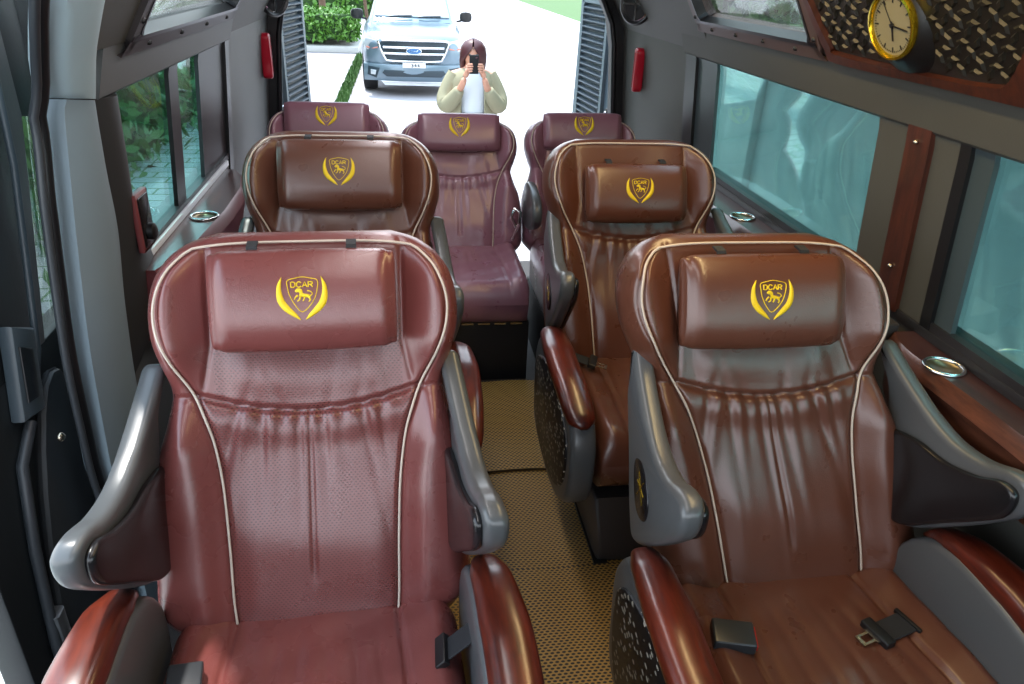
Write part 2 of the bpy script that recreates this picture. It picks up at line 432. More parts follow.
GL = {'D': [[(0, 0), (0, 1), (.45, 1), (.75, .8), (.75, .2), (.45, 0), (0, 0)]], 'C': [[(.8, .8), (.55, 1), (.25, 1), (0, .75), (0, .25), (.25, 0), (.55, 0), (.8, .2)]],
      'A': [[(0, 0), (.4, 1), (.8, 0)], [(.15, .35), (.65, .35)]], 'R': [[(0, 0), (0, 1), (.5, 1), (.75, .85), (.75, .62), (.5, .48), (0, .48)], [(.4, .48), (.78, 0)]],
      '3': [[(0, .9), (.3, 1), (.7, .85), (.65, .6), (.3, .52), (.7, .42), (.72, .12), (.3, 0), (0, .1)]], '4': [[(.6, 0), (.6, 1), (0, .3), (.8, .3)]]}
def emblem_mesh(a, b, d, far=False):
    key = ('emb', a, b, d)
    if key in _cache: return _cache[key]
    V, F = [], []; sc = .000333; cx, cy = 553, 283
    def ribbon(A, B, h=.0016):
        A, B = np.array(A, float), np.array(B, float); n = len(A); base = len(V)
        for k, (f, hh) in enumerate(((0, -.0015), (.15, h), (.5, h*1.3), (.85, h), (1, -.0015))):
            P = A*(1-f)+B*f
            for q in P:
                x = (q[0]-cx)*sc; v = (cy-q[1])*sc+.004
                w = pillow_front(np.array(x), np.array(v), a, b, d)+hh; V.append((x, -float(w), v))
        for k in range(4):
            for i in range(n-1): F.append((base+k*n+i, base+k*n+i+1, base+(k+1)*n+i+1, base+(k+1)*n+i))
    def stroke(P, wd, per=5, closed=False, h=.0016, smooth=True):
        P = catmull(P, per, closed) if smooth else np.array(P, float)
        if closed: P = np.vstack([P, P[:1]])
        t = np.gradient(P, axis=0); t /= np.linalg.norm(t, axis=1)[:, None]+1e-9; n = np.stack([-t[:, 1], t[:, 0]], 1)
        wd = wd if np.isscalar(wd) else np.interp(np.linspace(0, 1, len(P)), np.linspace(0, 1, len(wd)), wd)[:, None]
        ribbon(P-n*wd/2, P+n*wd/2, h)
    for sx in (-1, 1):
        outer = [(-98, -118), (-126, -70), (-128, 5), (-98, 55), (-52, 88), (-12, 108)]; inner = [(-98, -118), (-102, -55), (-88, 0), (-58, 42), (-30, 75), (-12, 106)]
        O = catmull(outer, 5, False); I = catmull(inner, 5, False)
        ribbon([(cx+sx*abs(p[0]), cy+p[1]) for p in O], [(cx+sx*abs(p[0]), cy+p[1]) for p in I], .0022)
    stroke([(482, 186), (520, 174), (556, 168), (595, 174), (632, 186), (632, 225), (618, 275), (590, 318), (550, 348), (515, 310), (492, 262), (483, 220)], 5, 4, True)
    x0 = 500
    for ch in 'DCAR':
        for st in GL[ch]: stroke([(x0+p[0]*28, 220-p[1]*27) for p in st], 7, 1, smooth=False)
        x0 += 29
    # lion: mane, body, legs, tail
    stroke([(522, 244), (532, 236), (545, 240), (550, 254)], [14, 24, 26, 16]); stroke([(540, 256), (560, 262), (582, 266), (594, 272)], [24, 22, 20, 14])
    stroke([(532, 262), (520, 272), (514, 284)], [12, 8, 7]); stroke([(545, 268), (540, 284), (528, 292)], [12, 8, 8]); stroke([(566, 270), (562, 284), (556, 292)], [10, 8, 7])
    stroke([(588, 272), (594, 286), (586, 296)], [14, 8, 9]); stroke([(594, 266), (606, 256), (598, 244), (580, 238)], [6, 5, 5, 8])
    me = mesh('emblem', V, F); _cache[key] = me; return me

def cushion(kv=1, depth=.54, T=.15, fine=True, rear=False):
    key = ('cush', depth, T, fine)
    if key in _cache: return _cache[key]
    NX, NV = (110, 110) if fine else (70, 60); hw0 = .262
    v = np.linspace(0, depth, NV); s = np.linspace(-1, 1, NX)
    Rr = .05; k = np.sqrt(1-np.clip((v-(depth-Rr))/Rr, 0, .999)**2)*np.sqrt(1-np.clip((.03-v)/.03, 0, .999)**2*.9)
    hw = hw0-.012*sst(depth-.1, depth, v)**2-.02*(1-sst(0, .05, v)); Vv = []
    X = hw[:, None]*(.65*s+.35*np.sin(PI/2*s)); VV = v[:, None]*np.ones_like(X); a = np.abs(X)
    q = np.clip((a-(hw[:, None]-.045))/.045, 0, .999); edge = .045*(1-np.sqrt(1-q*q))
    D = .020*sst(.14, .22, a)-.008*np.exp(-((a-(.148+.05*VV))/.005)**2)+.012*np.exp(-((VV-.3)/.16)**2)
    if rear:
        for i, xi in enumerate((-.12, -.06, 0, .06, .12)): D -= .004*gs(X-xi-.2*(VV)*math.sin(i*2), .012)*gs(VV-.12, .09)
    for i, xi in enumerate((-.115, -.07, -.03, .02, .07, .11)):
        D -= .0026*gs(X-xi*(1+.9*(VV-.1)), .010)*sst(.06, .16, VV)*(1-sst(.3, .45, VV))*(a < .15+.05*VV)
    D += .002*np.sin(X*37+VV*29)*np.sin(VV*31-X*13)
    top = (T/2-edge+D*(1-q**2))*k[:, None]
    sb = np.linspace(1, -1, 16); XB = hw[:, None]*sb; botw = -(T/2)*(.5+.5*k[:, None])*np.ones_like(XB)
    V = []
    for i in range(NV):
        for j in range(NX): V.append((X[i, j], -v[i], top[i, j]-T/2))
        for j in range(0, 16): V.append((XB[i, j]*.985, -v[i]+ (0), botw[i, j]-T/2))
    m = NX+16; F = [(i*m+j, i*m+(j+1) % m, (i+1)*m+(j+1) % m, (i+1)*m+j) for i in range(NV-1) for j in range(m)]
    F.append(tuple(range(m-1, -1, -1))); F.append(tuple((NV-1)*m+j for j in range(m)))
    me = fixn(mesh('seat_cushion', V, F)); _cache[key] = me; return me

SHELL = [(.215, .880), (.175, .860), (.12, .834), (.05, .806), (-.02, .790), (-.09, .795), (-.145, .815), (-.18, .818), (-.20, .798), (-.192, .755), (-.15, .705), (-.08, .635), (.0, .565), (.05, .548), (.09, .60), (.13, .69), (.18, .79), (.225, .865)]
def place_shell(sd, flare=.07):
    def f(a, b, t):   # a = y, b = z, t = outward distance from the seat centre
        tt = t+flare*max(0, .06-a)-.20*max(0, b-.80)
        return (sd*tt, a, b)
    return f
def captain(name, loc, label, lean=0, pillow=(.16, .088, .052), pv=.60, fine=True, brown=False, shells=(1, 1), arms=(1, 1), buckles=(), rz=0, group='captain seats beside the aisle', badge=True, kv=1.0, z0=.405, boff=0, cz=.452):
    root = empty(name, loc, label, 'seat', group, rz)
    lea = M['leather_lamp_tint'] if brown else M['leather']; perf = M['leather_lamp_tint_perf'] if brown else M['leather_perf']  # brown: the one leather with lamp tint in its colour
    rec = math.radians(-20.5)
    def backpart(o):
        o.location = (boff, .005, z0); o.rotation_euler = (rec, 0, 0); return o
    def sheared(m):
        m.transform(Matrix(((1, 0, lean, 0), (0, 1, 0, 0), (0, 0, 1, 0), (0, 0, 0, 1)))); return m
    me = sheared(backrest_mesh(kv, 'cap', fine).copy()); b = backpart(link('backrest', me, [lea, perf], root))
    p = link('piping', sheared(piping_mesh(kv, 'cap', fine).copy()), M['piping'], b)
    a_, b_, d_ = pillow
    hr = link('headrest', pillow_mesh(*pillow).copy(), lea, root); R = Matrix.Rotation(rec, 4, 'X')
    hr.rotation_euler = R.to_euler(); hr.location = Vector((boff+(-.008 if lean < -.1 else 0), .005, z0)) + R @ Vector((lean*pv, -.026, pv))
    em = link('emblem', emblem_mesh(*pillow).copy(), M['gold'], hr); tag(em, 'gold embroidered lion crest lettered DCAR')
    for sx in (-1, 1):
        pts = [(sx*.085, -.012, b_-.01), (sx*.085, -.010, b_+.006), (sx*.085, .012, b_+.016)]
        bm = bmesh.new()
        for i in range(2):
            (xa, ya, za), (xb, yb, zb) = pts[i], pts[i+1]; w = .009
            for dy in (0,):
                vs = [bm.verts.new(q) for q in ((xa-w, ya, za), (xa+w, ya, za), (xb+w, yb, zb), (xb-w, yb, zb), (xa-w, ya+.004, za-.003), (xa+w, ya+.004, za-.003), (xb+w, yb+.004, zb-.003), (xb-w, yb+.004, zb-.003))]
                for f in ((0, 1, 2, 3), (7, 6, 5, 4), (0, 4, 5, 1), (1, 5, 6, 2), (2, 6, 7, 3), (3, 7, 4, 0)): bm.faces.new([vs[k] for k in f])
        finish(bm, 'headrest_strap', M['web'], hr)
    c = link('seat_cushion', cushion(fine=fine).copy(), lea, root); c.location = (boff*.5, .045, cz); c.rotation_euler = (math.radians(-4), 0, 0)
    # pedestal
    prof = [(.0, 0), (-.40, 0), (-.43, .06), (-.44, .27), (.06, .29), (.04, .1)]
    rg = prism(prof, -.235, .235, .012, lambda a, b, t: (t*(1-.15*(b < .1)), a, b), 2, False)
    loft_obj('pedestal', rg, M['base'], root)
    box('slide_rail', -.21, -.17, -.44, .12, 0.0, .02, M['black'], root); box('slide_rail', .17, .21, -.44, .12, 0.0, .02, M['black'], root)
    for sd, on in ((-1, shells[0]), (1, shells[1])):
        if not on: continue
        sh = loft_obj('side_shell', prism(SHELL, .262, .302, .014, place_shell(sd), 5), M['shell'], root, ang=70)
        inner = [(.13, .72), (.05, .748), (-.03, .752), (-.10, .772), (-.15, .798), (-.183, .792), (-.181, .748), (-.145, .706), (-.075, .641), (0, .571), (.05, .556), (.088, .608), (.118, .67)]
        lin = loft_obj('inner_liner', prism(inner, .248, .266, .008, place_shell(sd), 3), M['gloss_black'], sh, ang=70); tag(lin, 'glossy black inner liner')
        if badge:
            bp = [(-.015, .722), (.03, .738), (.072, .715), (.06, .665), (.02, .632), (-.03, .648), (-.04, .69)]
            bd = loft_obj('badge', prism(bp, .300, .306, .003, place_shell(sd), 2), M['gloss_black'], sh); tag(bd, 'small black badge with gold cross mark')
            bm = bmesh.new(); f = place_shell(sd)
            for (y0, z0_, y1, z1) in ((-.008, .668, .035, .715), (.03, .665, -.002, .715), (-.012, .690, .040, .692)):
                w = .0009; dy, dz = y1-y0, z1-z0_; l = math.hypot(dy, dz); ny, nz = -dz/l*w, dy/l*w
                q = [f(y0+ny, z0_+nz, .307), f(y1+ny, z1+nz, .307), f(y1-ny, z1-nz, .307), f(y0-ny, z0_-nz, .307)]; q2 = [f(y0+ny, z0_+nz, .305), f(y1+ny, z1+nz, .305), f(y1-ny, z1-nz, .305), f(y0-ny, z0_-nz, .305)]
                vs = [bm.verts.new(k) for k in q+q2]
                for g in ((0, 1, 2, 3), (0, 4, 5, 1), (1, 5, 6, 2), (2, 6, 7, 3), (3, 7, 4, 0)): bm.faces.new([vs[k] for k in g])
            finish(bm, 'cross_mark', M['brass'], bd)
        
    for sd, on in ((-1, arms[0]), (1, arms[1])):
        if not on: continue
        armrest(root, sd)
    for kind, x, y, z, r in buckles: (buckle if kind == 'b' else tongue)(root, x, y, z, r)
    return root
def armrest(root, sd):
    # grey body in side view, wood cap on top, speckled black side panel on the outside
    body = [(.02, .50), (-.06, .585), (-.20, .60), (-.36, .58), (-.475, .555), (-.525, .46), (-.50, .32), (-.38, .24), (-.20, .22), (-.02, .26), (.02, .38)]
    bo = loft_obj('armrest', prism(body, .268, .335, .016, lambda a, b, t: (sd*(t), a, b), 3), M['shell'], root, ang=70)
    rings = []; N = 26
    for i in range(N+1):
        u = i/N; y = -.008-.50*u
        zc = np.interp(u, [0, .08, .2, .45, .7, .88, 1], [.562, .592, .610, .615, .600, .575, .555])
        hw = np.interp(u, [0, .04, .15, .4, .7, .9, .97, 1], [.008, .022, .038, .0455, .0455, .043, .036, .012])
        ht = np.interp(u, [0, .06, .3, .8, .96, 1], [.006, .018, .028, .028, .020, .006])
        xc = .300+.012*math.sin(u*PI)+.004
        slope = math.atan2(np.interp(u+.03, [0, .08, .2, .45, .7, .88, 1], [.562, .592, .610, .615, .600, .575, .555])-np.interp(u-.03, [0, .08, .2, .45, .7, .88, 1], [.562, .592, .610, .615, .600, .575, .555]), .036)
        r = []
        for j in range(20):
            th = 2*PI*j/20; c, s_ = math.cos(th), math.sin(th); cc = math.copysign(abs(c)**.75, c); ss = math.copysign(abs(s_)**.75, s_)
            r.append((sd*(xc+hw*.92*cc), y+math.sin(slope)*ss*ht*.6, zc-.010+ss*ht*(1 if ss > 0 else .7)))
        rings.append(r)
    w = loft_obj('wooden_cap', rings, M['wood'], bo, ang=80); tag(w, 'polished red-brown wooden armrest cap')
    pan = [(-.04, .50), (-.20, .555), (-.36, .54), (-.46, .50), (-.485, .42), (-.45, .33), (-.34, .27), (-.18, .26), (-.06, .30), (-.02, .40)]
    q = loft_obj('side_panel', prism(pan, .331, .341, .004, lambda a, b, t: (sd*t, a, b), 2), M['perf_panel'], bo, ang=60); tag(q, 'black side panel with pale speckles')
def buckle(root, x, y, z, r):
    o = finish(box_bm(-.038, .038, -.028, .028, 0, .026, .006, 3), 'belt_buckle', M['buckle'], root); o.location = (x, y, z); o.rotation_euler = r
    b = finish(box_bm(.0365, .041, -.022, .022, .006, .019, .001, 1), 'release_button', M['red_button'], o); tag(b, 'red release button')
def tongue(root, x, y, z, r):
    # webbing strap, black slider and pierced metal tongue
    o = finish(box_bm(.0, .085, -.023, .023, 0, .004, .001, 1), 'belt_strap', M['web'], root); o.location = (x, y, z); o.rotation_euler = r
    finish(box_bm(-.012, .012, -.032, .032, -.002, .014, .004, 3), 'belt_slider', M['black'], o)
    finish(box_bm(.075, .083, -.03, .03, -.002, .008, .002, 2), 'belt_slot_trim', M['black'], o)
    bm = bmesh.new()
    for q in ((-.045, -.010, -.012, -.007), (-.045, -.010, .007, .012), (-.045, -.038, -.012, .012), (-.016, -.008, -.016, .016)): add_box(bm, q[0], q[1], q[2], q[3], .003, .006)
    finish(bm, 'belt_tongue', M['metal'], o)

captain('captain_seat', (-.184, 1.040, 0), 'maroon perforated leather captain seat nearest the open side door, in the front row', .015, (.161, .091, .05), .652, kv=1.035, z0=.382, cz=.430, rz=math.radians(2.5),
        buckles=[('b', -.205, -.145, .460, (math.radians(5), 0, math.radians(90+6))), ('t', .225, -.14, .472, (0, math.radians(-45), math.radians(-4)))])
captain('captain_seat', (.728, 1.045, 0), 'captain seat in lamp-tinted maroon leather beside the tinted window, in the front row', -.173, (.164, .093, .05), .638, brown=True, kv=1.03, z0=.376, cz=.426, boff=.072,
        buckles=[('b', -.155, -.150, .460, (math.radians(3), 0, math.radians(-14))), ('t', .130, -.160, .453, (0, math.radians(-2), math.radians(16)))])
captain('captain_seat', (-.180, 1.90, 0), 'captain seat in lamp-tinted maroon leather directly behind the front maroon one', 0, (.170, .097, .05), .632, fine=False, brown=True, kv=1.02)
captain('captain_seat', (.722, 1.985, 0), 'captain seat in lamp-tinted maroon leather behind the front window-side one, pillow hung on two black straps', -.06, (.157, .090, .05), .560, fine=False, brown=True, kv=.98, boff=.01,
        buckles=[('t', -.185, -.10, .500, (0, math.radians(-14), math.radians(160)))])

def rear_seat(loc, label, arms=(), lean=0, bracket=False, kv=.865):
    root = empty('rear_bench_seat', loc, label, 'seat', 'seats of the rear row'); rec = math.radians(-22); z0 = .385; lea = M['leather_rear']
    me = backrest_mesh(kv, 'rear', False).copy(); b = link('backrest', me, [lea, lea], root); b.location = (0, .0, z0); b.rotation_euler = (rec, math.radians(lean), 0)
    link('piping', piping_mesh(kv, 'rear', False).copy(), M['piping'], b)
    pl = (.19, .082, .042); hr = link('headrest', pillow_mesh(*pl).copy(), lea, root); R = Matrix.Rotation(math.radians(lean), 4, 'Y') @ Matrix.Rotation(rec, 4, 'X')
    hr.rotation_euler = R.to_euler(); hr.location = Vector((0, 0, z0))+R @ Vector((0, -.012, L0*kv-.068))
    em = link('emblem', emblem_mesh(*pl).copy(), M['gold'], hr); tag(em, 'gold embroidered lion crest'); em.location = (0, -.001, .010); em.scale = (1.1, 1.0, 1.1)
    c = link('seat_cushion', cushion(depth=.49, T=.17, fine=False, rear=True).copy(), lea, root); c.location = (0, .03, .435)
    root.scale.x = .94
    for side in arms:
        prof = [(.02, .70), (-.06, .72), (-.20, .69), (-.24, .62), (-.18, .56), (-.02, .52), (.04, .6)]
        a = loft_obj('armrest', prism(prof, .255, .30, .014, lambda a_, b_, t, s=side: (s*t, a_, b_), 3), M['shell'], root, ang=70)
    if bracket:
        rg = tube_rings([(.235, -.02, .47), (.262, -.03, .54), (.268, -.03, .60), (.242, -.03, .615), (.225, -.03, .575), (.25, -.02, .53)], .009, 8)
        loft_obj('hinge_bracket', rg, M['chrome'], root)
    # dark box under the cushion
    box('seat_base', -.262, .262, -.43, .02, 0, .268, M['darkbase'], root, .006)
    bm = bmesh.new()
    for i in range(7): add_box(bm, -.24+i*.07, -.19+i*.07, -.4345, -.429, .258, .265)
    s = finish(bm, 'staple_strip', M['metal'], root); tag(s, 'pale dashes along the cushion hem')
    return root
rear_seat((-.325, 3.12, 0), 'daylight-tinted maroon leather rear-row seat in the left corner, its back mostly hidden', lean=0, kv=.855)
rear_seat((.236, 3.10, 0), 'daylight-tinted maroon leather middle seat of the rear row, fully visible down the aisle', bracket=True, kv=.81)
rear_seat((.795, 3.14, 0), 'daylight-tinted maroon leather rear-row seat below the right louvred door', arms=(-1,), kv=.815)

# ------------------------------------------------------------------ van shell
def hwall(z):      # inner half width about x = .24
    return np.interp(z, [0, .5, .86, 1.28, 1.375, 1.62, 1.80, 1.86], [.93, .93, .90, .865, .82, .673, .50, .30])
def wx(side, z, off=0): return .24+side*(hwall(z)+off)
def wall_patch(bm, side, quad, th=.07, ny=1, nz=8, off=0):
    """quad = (Y,z) corners: bottom-front, bottom-rear, top-rear, top-front ; follows the wall's profile"""
    g = []
    for k in range(nz+1):
        t = k/nz; row = []
        for i in range(ny+1):
            s = i/ny
            y = (quad[0][0]*(1-s)+quad[1][0]*s)*(1-t)+(quad[3][0]*(1-s)+quad[2][0]*s)*t
            z = (quad[0][1]*(1-s)+quad[1][1]*s)*(1-t)+(quad[3][1]*(1-s)+quad[2][1]*s)*t
            row.append((bm.verts.new((wx(side, z, off), y, z)), bm.verts.new((wx(side, z, off+th), y, z))))
        g.append(row)
    for k in range(nz):
        for i in range(ny):
            a, b, c, d = g[k][i], g[k][i+1], g[k+1][i+1], g[k+1][i]
            bm.faces.new((a[0], b[0], c[0], d[0])); bm.faces.new((d[1], c[1], b[1], a[1]))
        for i in (0, ny):
            a, d = g[k][i], g[k+1][i]; bm.faces.new((a[0], d[0], d[1], a[1]))
    for k in (0, nz):
        for i in range(ny):
            a, b = g[k][i], g[k][i+1]; bm.faces.new((a[0], a[1], b[1], b[0]))
def wall_obj(name, side, quads, mat, th=.07, off=0, kind='structure', nz=8):
    bm = bmesh.new()
    for q in quads: wall_patch(bm, side, q, th, 1, nz, off)
    o = finish(bm, name, mat)
    if kind: o['kind'] = kind
    return o
rect = lambda y0, y1, z0, z1: ((y0, z0), (y1, z0), (y1, z1), (y0, z1))
bm = box_bm(-.76, 1.24, -.7, 4.05, -.06, 0); struct(finish(bm, 'floor', plain('floor_vinyl', srgb(46, 40, 38), .6, 0, .2, 100)))
# right wall: lower wall, pillars, rear quarter
wall_obj('wall_right', 1, [rect(-.7, 2.95, 0, .84), rect(2.95, 3.95, 0, 1.29), rect(1.345, 1.65, .84, 1.30)], M['trim_lamp_tint'])
wall_obj('trim_1', 1, [rect(1.445, 1.525, .86, 1.285)], M['wood_trim'], .02, -.012)      # burl strip on the pillar
struct(bpy.data.objects['trim_1'])
bm = bmesh.new()
for z in (1.245, .96):
    bmesh.ops.create_uvsphere(bm, u_segments=10, v_segments=6, radius=.006, matrix=Matrix.Translation((wx(1, z, -.016), 1.485, z)))
o = finish(bm, 'trim_screws', M['metal'], bpy.data.objects['trim_1'])
def beam(name, side, y0, y1, mat):
    # head beam over the windows with a rounded lower lip
    rings = []
    for y in (y0, y1):
        pr = [(.875, 1.27), (.862, 1.268), (.852, 1.275), (.848, 1.29), (.825, 1.372), (.90, 1.372), (.93, 1.29)]
        rings.append([(.24+side*a, y, z) for a, z in pr])
    return struct(loft_obj(name, rings, mat, ang=30))
beam('trim_2', 1, -.7, 2.98, M['trim_lamp_tint']); beam('trim_3', -1, 1.66, 2.98, M['trim_grey'])
# left wall
wall_obj('wall_left', -1, [((1.56, 0), (2.95, 0), (2.95, .84), (1.60, .84)), rect(2.95, 3.95, 0, 1.29)], M['trim_grey'])
# door pillar trim: curved grey panel behind the sliding-door seal
def strip_panel(name, left, right, mat, side=-1, th=.05, off=-.006):
    """left/right: list of (Y, z) from top to bottom"""
    A = catmull(left, 8, False); B = catmull(right, 8, False); rings = []
    for a, b in zip(A, B):
        r = []
        for s in np.linspace(0, 1, 9):
            y = a[0]*(1-s)+b[0]*s; z = a[1]*(1-s)+b[1]*s; bul = .022*math.sin(PI*s)
            r.append((wx(side, z, off-bul), y, z))
        for s in (1, 0):
            y = a[0]*(1-s)+b[0]*s; z = a[1]*(1-s)+b[1]*s; r.append((wx(side, z, th), y, z))
        rings.append(r)
    return struct(loft_obj(name, rings, mat, ang=50))
strip_panel('trim_4', [(1.20, 1.70), (1.345, 1.48), (1.505, 1.30)], [(1.40, 1.70), (1.52, 1.466), (1.655, 1.275)], M['trim_door_lit_top'])
strip_panel('trim_5', [(1.505, 1.298), (1.485, 1.12), (1.475, 1.0), (1.465, .80), (1.48, .56), (1.50, .3), (1.50, .0)], [(1.65, 1.273), (1.675, 1.12), (1.70, .98), (1.69, .80), (1.71, .55), (1.80, .2), (1.8, 0)], M['trim_door_lit'])
strip_panel('trim_6', [(1.645, 1.275), (1.67, 1.12), (1.695, .97), (1.68, .78), (1.69, .6)], [(1.79, 1.266), (1.81, 1.12), (1.84, .94), (1.95, .86), (2.0, .82)], M['trim_dark'], off=-.002)
# rubber door seal : two beads
for nm, dy, r, m in (('trim_7', -.002, .012, M['rubber']), ('trim_8', -.024, .008, M['body_white'])):
    pts = catmull([(1.17+dy, 1.66), (1.32+dy, 1.475), (1.455+dy, 1.31), (1.448+dy, 1.12), (1.44+dy, .98), (1.435+dy, .80), (1.455+dy, .60), (1.475+dy, .40), (1.48+dy, .0)], 6, False)
    struct(tube(nm, [(wx(-1, p[1], -.010 if dy == 0 else .02), p[0], p[1]) for p in pts], r, m, n=10))
# sill boards and ledges
struct(box('trim_9', wx(-1, .86, .085), wx(-1, .86, -.004), 1.74, 2.86, .838, .858, M['sill_grey'], None, .004))
struct(box('trim_10', wx(-1, .86, -.002), wx(-1, .86, -.012), 1.74, 2.86, .846, .864, plain('bright_sill_edge', srgb(215, 220, 225), .3), None, .002))
struct(box('trim_11', wx(1, .86, -.006), wx(1, .86, .085), -.7, 2.80, .842, .868, M['frame_black'], None, .006))

def ledge(name, side, spans, label, mat, front):
    """window ledge: flat shelf by the glass, then a wood front that bellies out beside each seat"""
    rings = []
    for y, w, drop in spans:
        xo = hwall(.84)+.002
        pr = [(xo, .846), (xo-w*.93, .846), (xo-w, .838), (xo-w-.012, .815), (xo-w+.004, .775), (xo-w+.014, .725-drop*.2), (xo-w+.035, .68-drop*.2), (xo, .66-drop*.2)]
        rings.append([(.24+side*a, y, z) for a, z in pr])
    V, F = loft(rings); me = mesh(name, V, F); m = len(rings[0])
    mi = [0 if (f[0] % m) in (0,) and len(f) == 4 else 1 for f in F]; me.polygons.foreach_set('material_index', mi)
    fix = bmesh.new(); fix.from_mesh(me); bmesh.ops.recalc_face_normals(fix, faces=fix.faces); fix.to_mesh(me); fix.free()
    o = link(name, me, [mat, front]); sharp(me, 35); return tag(o, label, 'ledge')
ledge('window_ledge', 1, [(.2, .085, 0), (.9, .082, 0), (1.05, .082, 0), (1.2, .088, 0), (1.28, .088, 0), (1.33, .08, .05), (1.37, .06, .1)], 'dark walnut ledge under the nearer right window, holding a chrome cup ring', M['wood_dark'], wood('ledge_veneer', srgb(52, 28, 22), srgb(98, 58, 42), 5))
ledge('window_ledge', 1, [(1.52, .07, .05), (1.7, .09, 0), (2.0, .095, 0), (2.35, .11, 0), (2.62, .10, .05), (2.72, .05, .1)], 'dark walnut ledge under the farther right window behind the burl pillar', M['wood_dark'], M['wood_dark'])
ledge('window_ledge', -1, [(1.80, .05, .05), (2.0, .10, 0), (2.3, .12, 0), (2.55, .12, 0), (2.72, .09, .05), (2.8, .05, .08)], 'dark ledge under the left window with a cup ring in it', M['wood_dark'], plain('maroon_front', srgb(96, 48, 52), .35))
def grey_step(side, y0, y1, x0, x1, label):
    o = box('armrest_step', .24+side*x0, .24+side*x1, y0, y1, .80, .862, M['base'], None, .008, 3); tag(o, label, 'bracket')
grey_step(1, 1.375, 1.46, .74, .862, 'plum-grey moulded block joining ledge and burl pillar')
def cup(side, y, x, label):
    root = empty('cup_holder', (.24+side*x, y, .846), label, 'cup holder', 'chrome cup rings in the window ledges')
    rg = []
    for k in range(8):
        th = 2*PI*k/8; rg.append([((.038+.0045*math.cos(th))*math.cos(a), (.038+.0045*math.cos(th))*math.sin(a), .003+.0045*math.sin(th)) for a in np.linspace(0, 2*PI, 40, endpoint=False)])
    rg.append(rg[0]); V, F = loft(rg, False); link('rim', fixn(mesh('rim', V, F)), M['chrome'], root)
    rr = []
    for z, r in ((.002, .0365), (-.015, .035), (-.03, .035), (-.032, .001)): rr.append([(r*math.cos(a), r*math.sin(a), z) for a in np.linspace(0, 2*PI, 32, endpoint=False)])
    rr = [[(p[0], p[1], p[2]+.0325) for p in r] for r in rr]; rr = [[(p[0], p[1], p[2]*.12+.0005) for p in r] for r in rr]
    V, F = loft(rr, False); q = link('well', fixn(mesh('well', V, F)), plain('cup_well', srgb(120, 110, 86), .3, .8), root)
cup(1, 1.20, .848, 'chrome cup ring in the ledge beside the front window-side seat')
cup(1, 2.21, .845, 'chrome cup ring in the ledge beside the farther right window')
cup(-1, 2.23, .835, 'chrome cup ring in the left ledge above the front maroon seat')

# side windows (glass + frames)
def window(n, side, y0, y1, z0, z1, mat, frames, off=.018, fm=None):
    o = wall_obj('window_%d' % n, side, [rect(y0, y1, z0, z1)], mat, .006, off)
    for i, (a, b, th) in enumerate(frames):
        bm = bmesh.new(); wall_patch(bm, side, rect(a, b, z0, z1), th, 1, 8, off-.012); f = finish(bm, 'window_frame', fm or M['frame_black'], o)
    bm = bmesh.new(); wall_patch(bm, side, rect(y0, y1, z0-.002, z0+.02), .03, 1, 1, off-.02); finish(bm, 'bottom_gasket', M['frame_black'], o)
    bm = bmesh.new(); wall_patch(bm, side, rect(y0, y1, z1-.02, z1), .03, 1, 1, off-.02); finish(bm, 'top_gasket', M['frame_black'], o)
    return o
window(1, 1, 1.60, 2.98, .866, 1.30, M['teal_glass'], [(2.675, 2.80, .012), (2.80, 2.98, .02)], fm=plain('slate_frame', srgb(58, 70, 74), .4))
window(2, 1, -.7, 1.36, .866, 1.30, M['teal_glass'], [(1.275, 1.365, .012)], fm=bpy.data.materials['slate_frame'])
wall_obj('trim_13', 1, [rect(1.330, 1.362, .866, 1.285)], M['rubber'], .05, -.004)
wall_obj('trim_14', 1, [rect(2.86, 2.97, .80, 1.28)], M['rubber'], .04, -.006)
window(3, -1, 1.70, 2.98, .858, 1.30, M['teal_glass'], [(2.235, 2.325, .012), (2.57, 2.90, .012), (2.90, 2.98, .02)])
wall_obj('trim_15', -1, [rect(2.92, 2.98, .80, 1.28)], M['rubber'], .04, -.006)

# sloping upper walls with small framed windows, relief panel
def sl(side, y, z, off=0):      # point on the sloping upper wall, off = towards the cabin
    nx, nz = -side*.857, -.515
    return (.24+side*(.82-.6*(z-1.375))+nx*off, y, z+nz*off)
def sl_prism(name, side, prof, t0, t1, bev, mat, parent=None, smooth=True, per=4, seg=2):
    return loft_obj(name, prism(prof, t0, t1, bev, lambda a, b, t: sl(side, a, b, t), seg, smooth, per), mat, parent, ang=40)
def sl_strip(name, side, outer, inner, t, mat, parent=None, per=4, t0=-.05):
    O = catmull(outer, per); I = catmull(inner, per)
    rings = [[sl(side, *p, t0) for p in O], [sl(side, *p, t) for p in O], [sl(side, *p, t) for p in I], [sl(side, *p, t0) for p in I]]; rings.append(rings[0])
    V, F = loft(rings, False); o = link(name, fixn(mesh(name, V, F)), mat, parent); sharp(o.data, 30); return o
def rrect(y0, y1, z0, z1, r, k=3):
    P = []
    for (cy, cz, a0) in ((y1-r, z1-r, 0), (y0+r, z1-r, 90), (y0+r, z0+r, 180), (y1-r, z0+r, 270)):
        for i in range(k+1): a = math.radians(a0+90*i/k); P.append((cy+r*math.cos(a), cz+r*math.sin(a)))
    return P
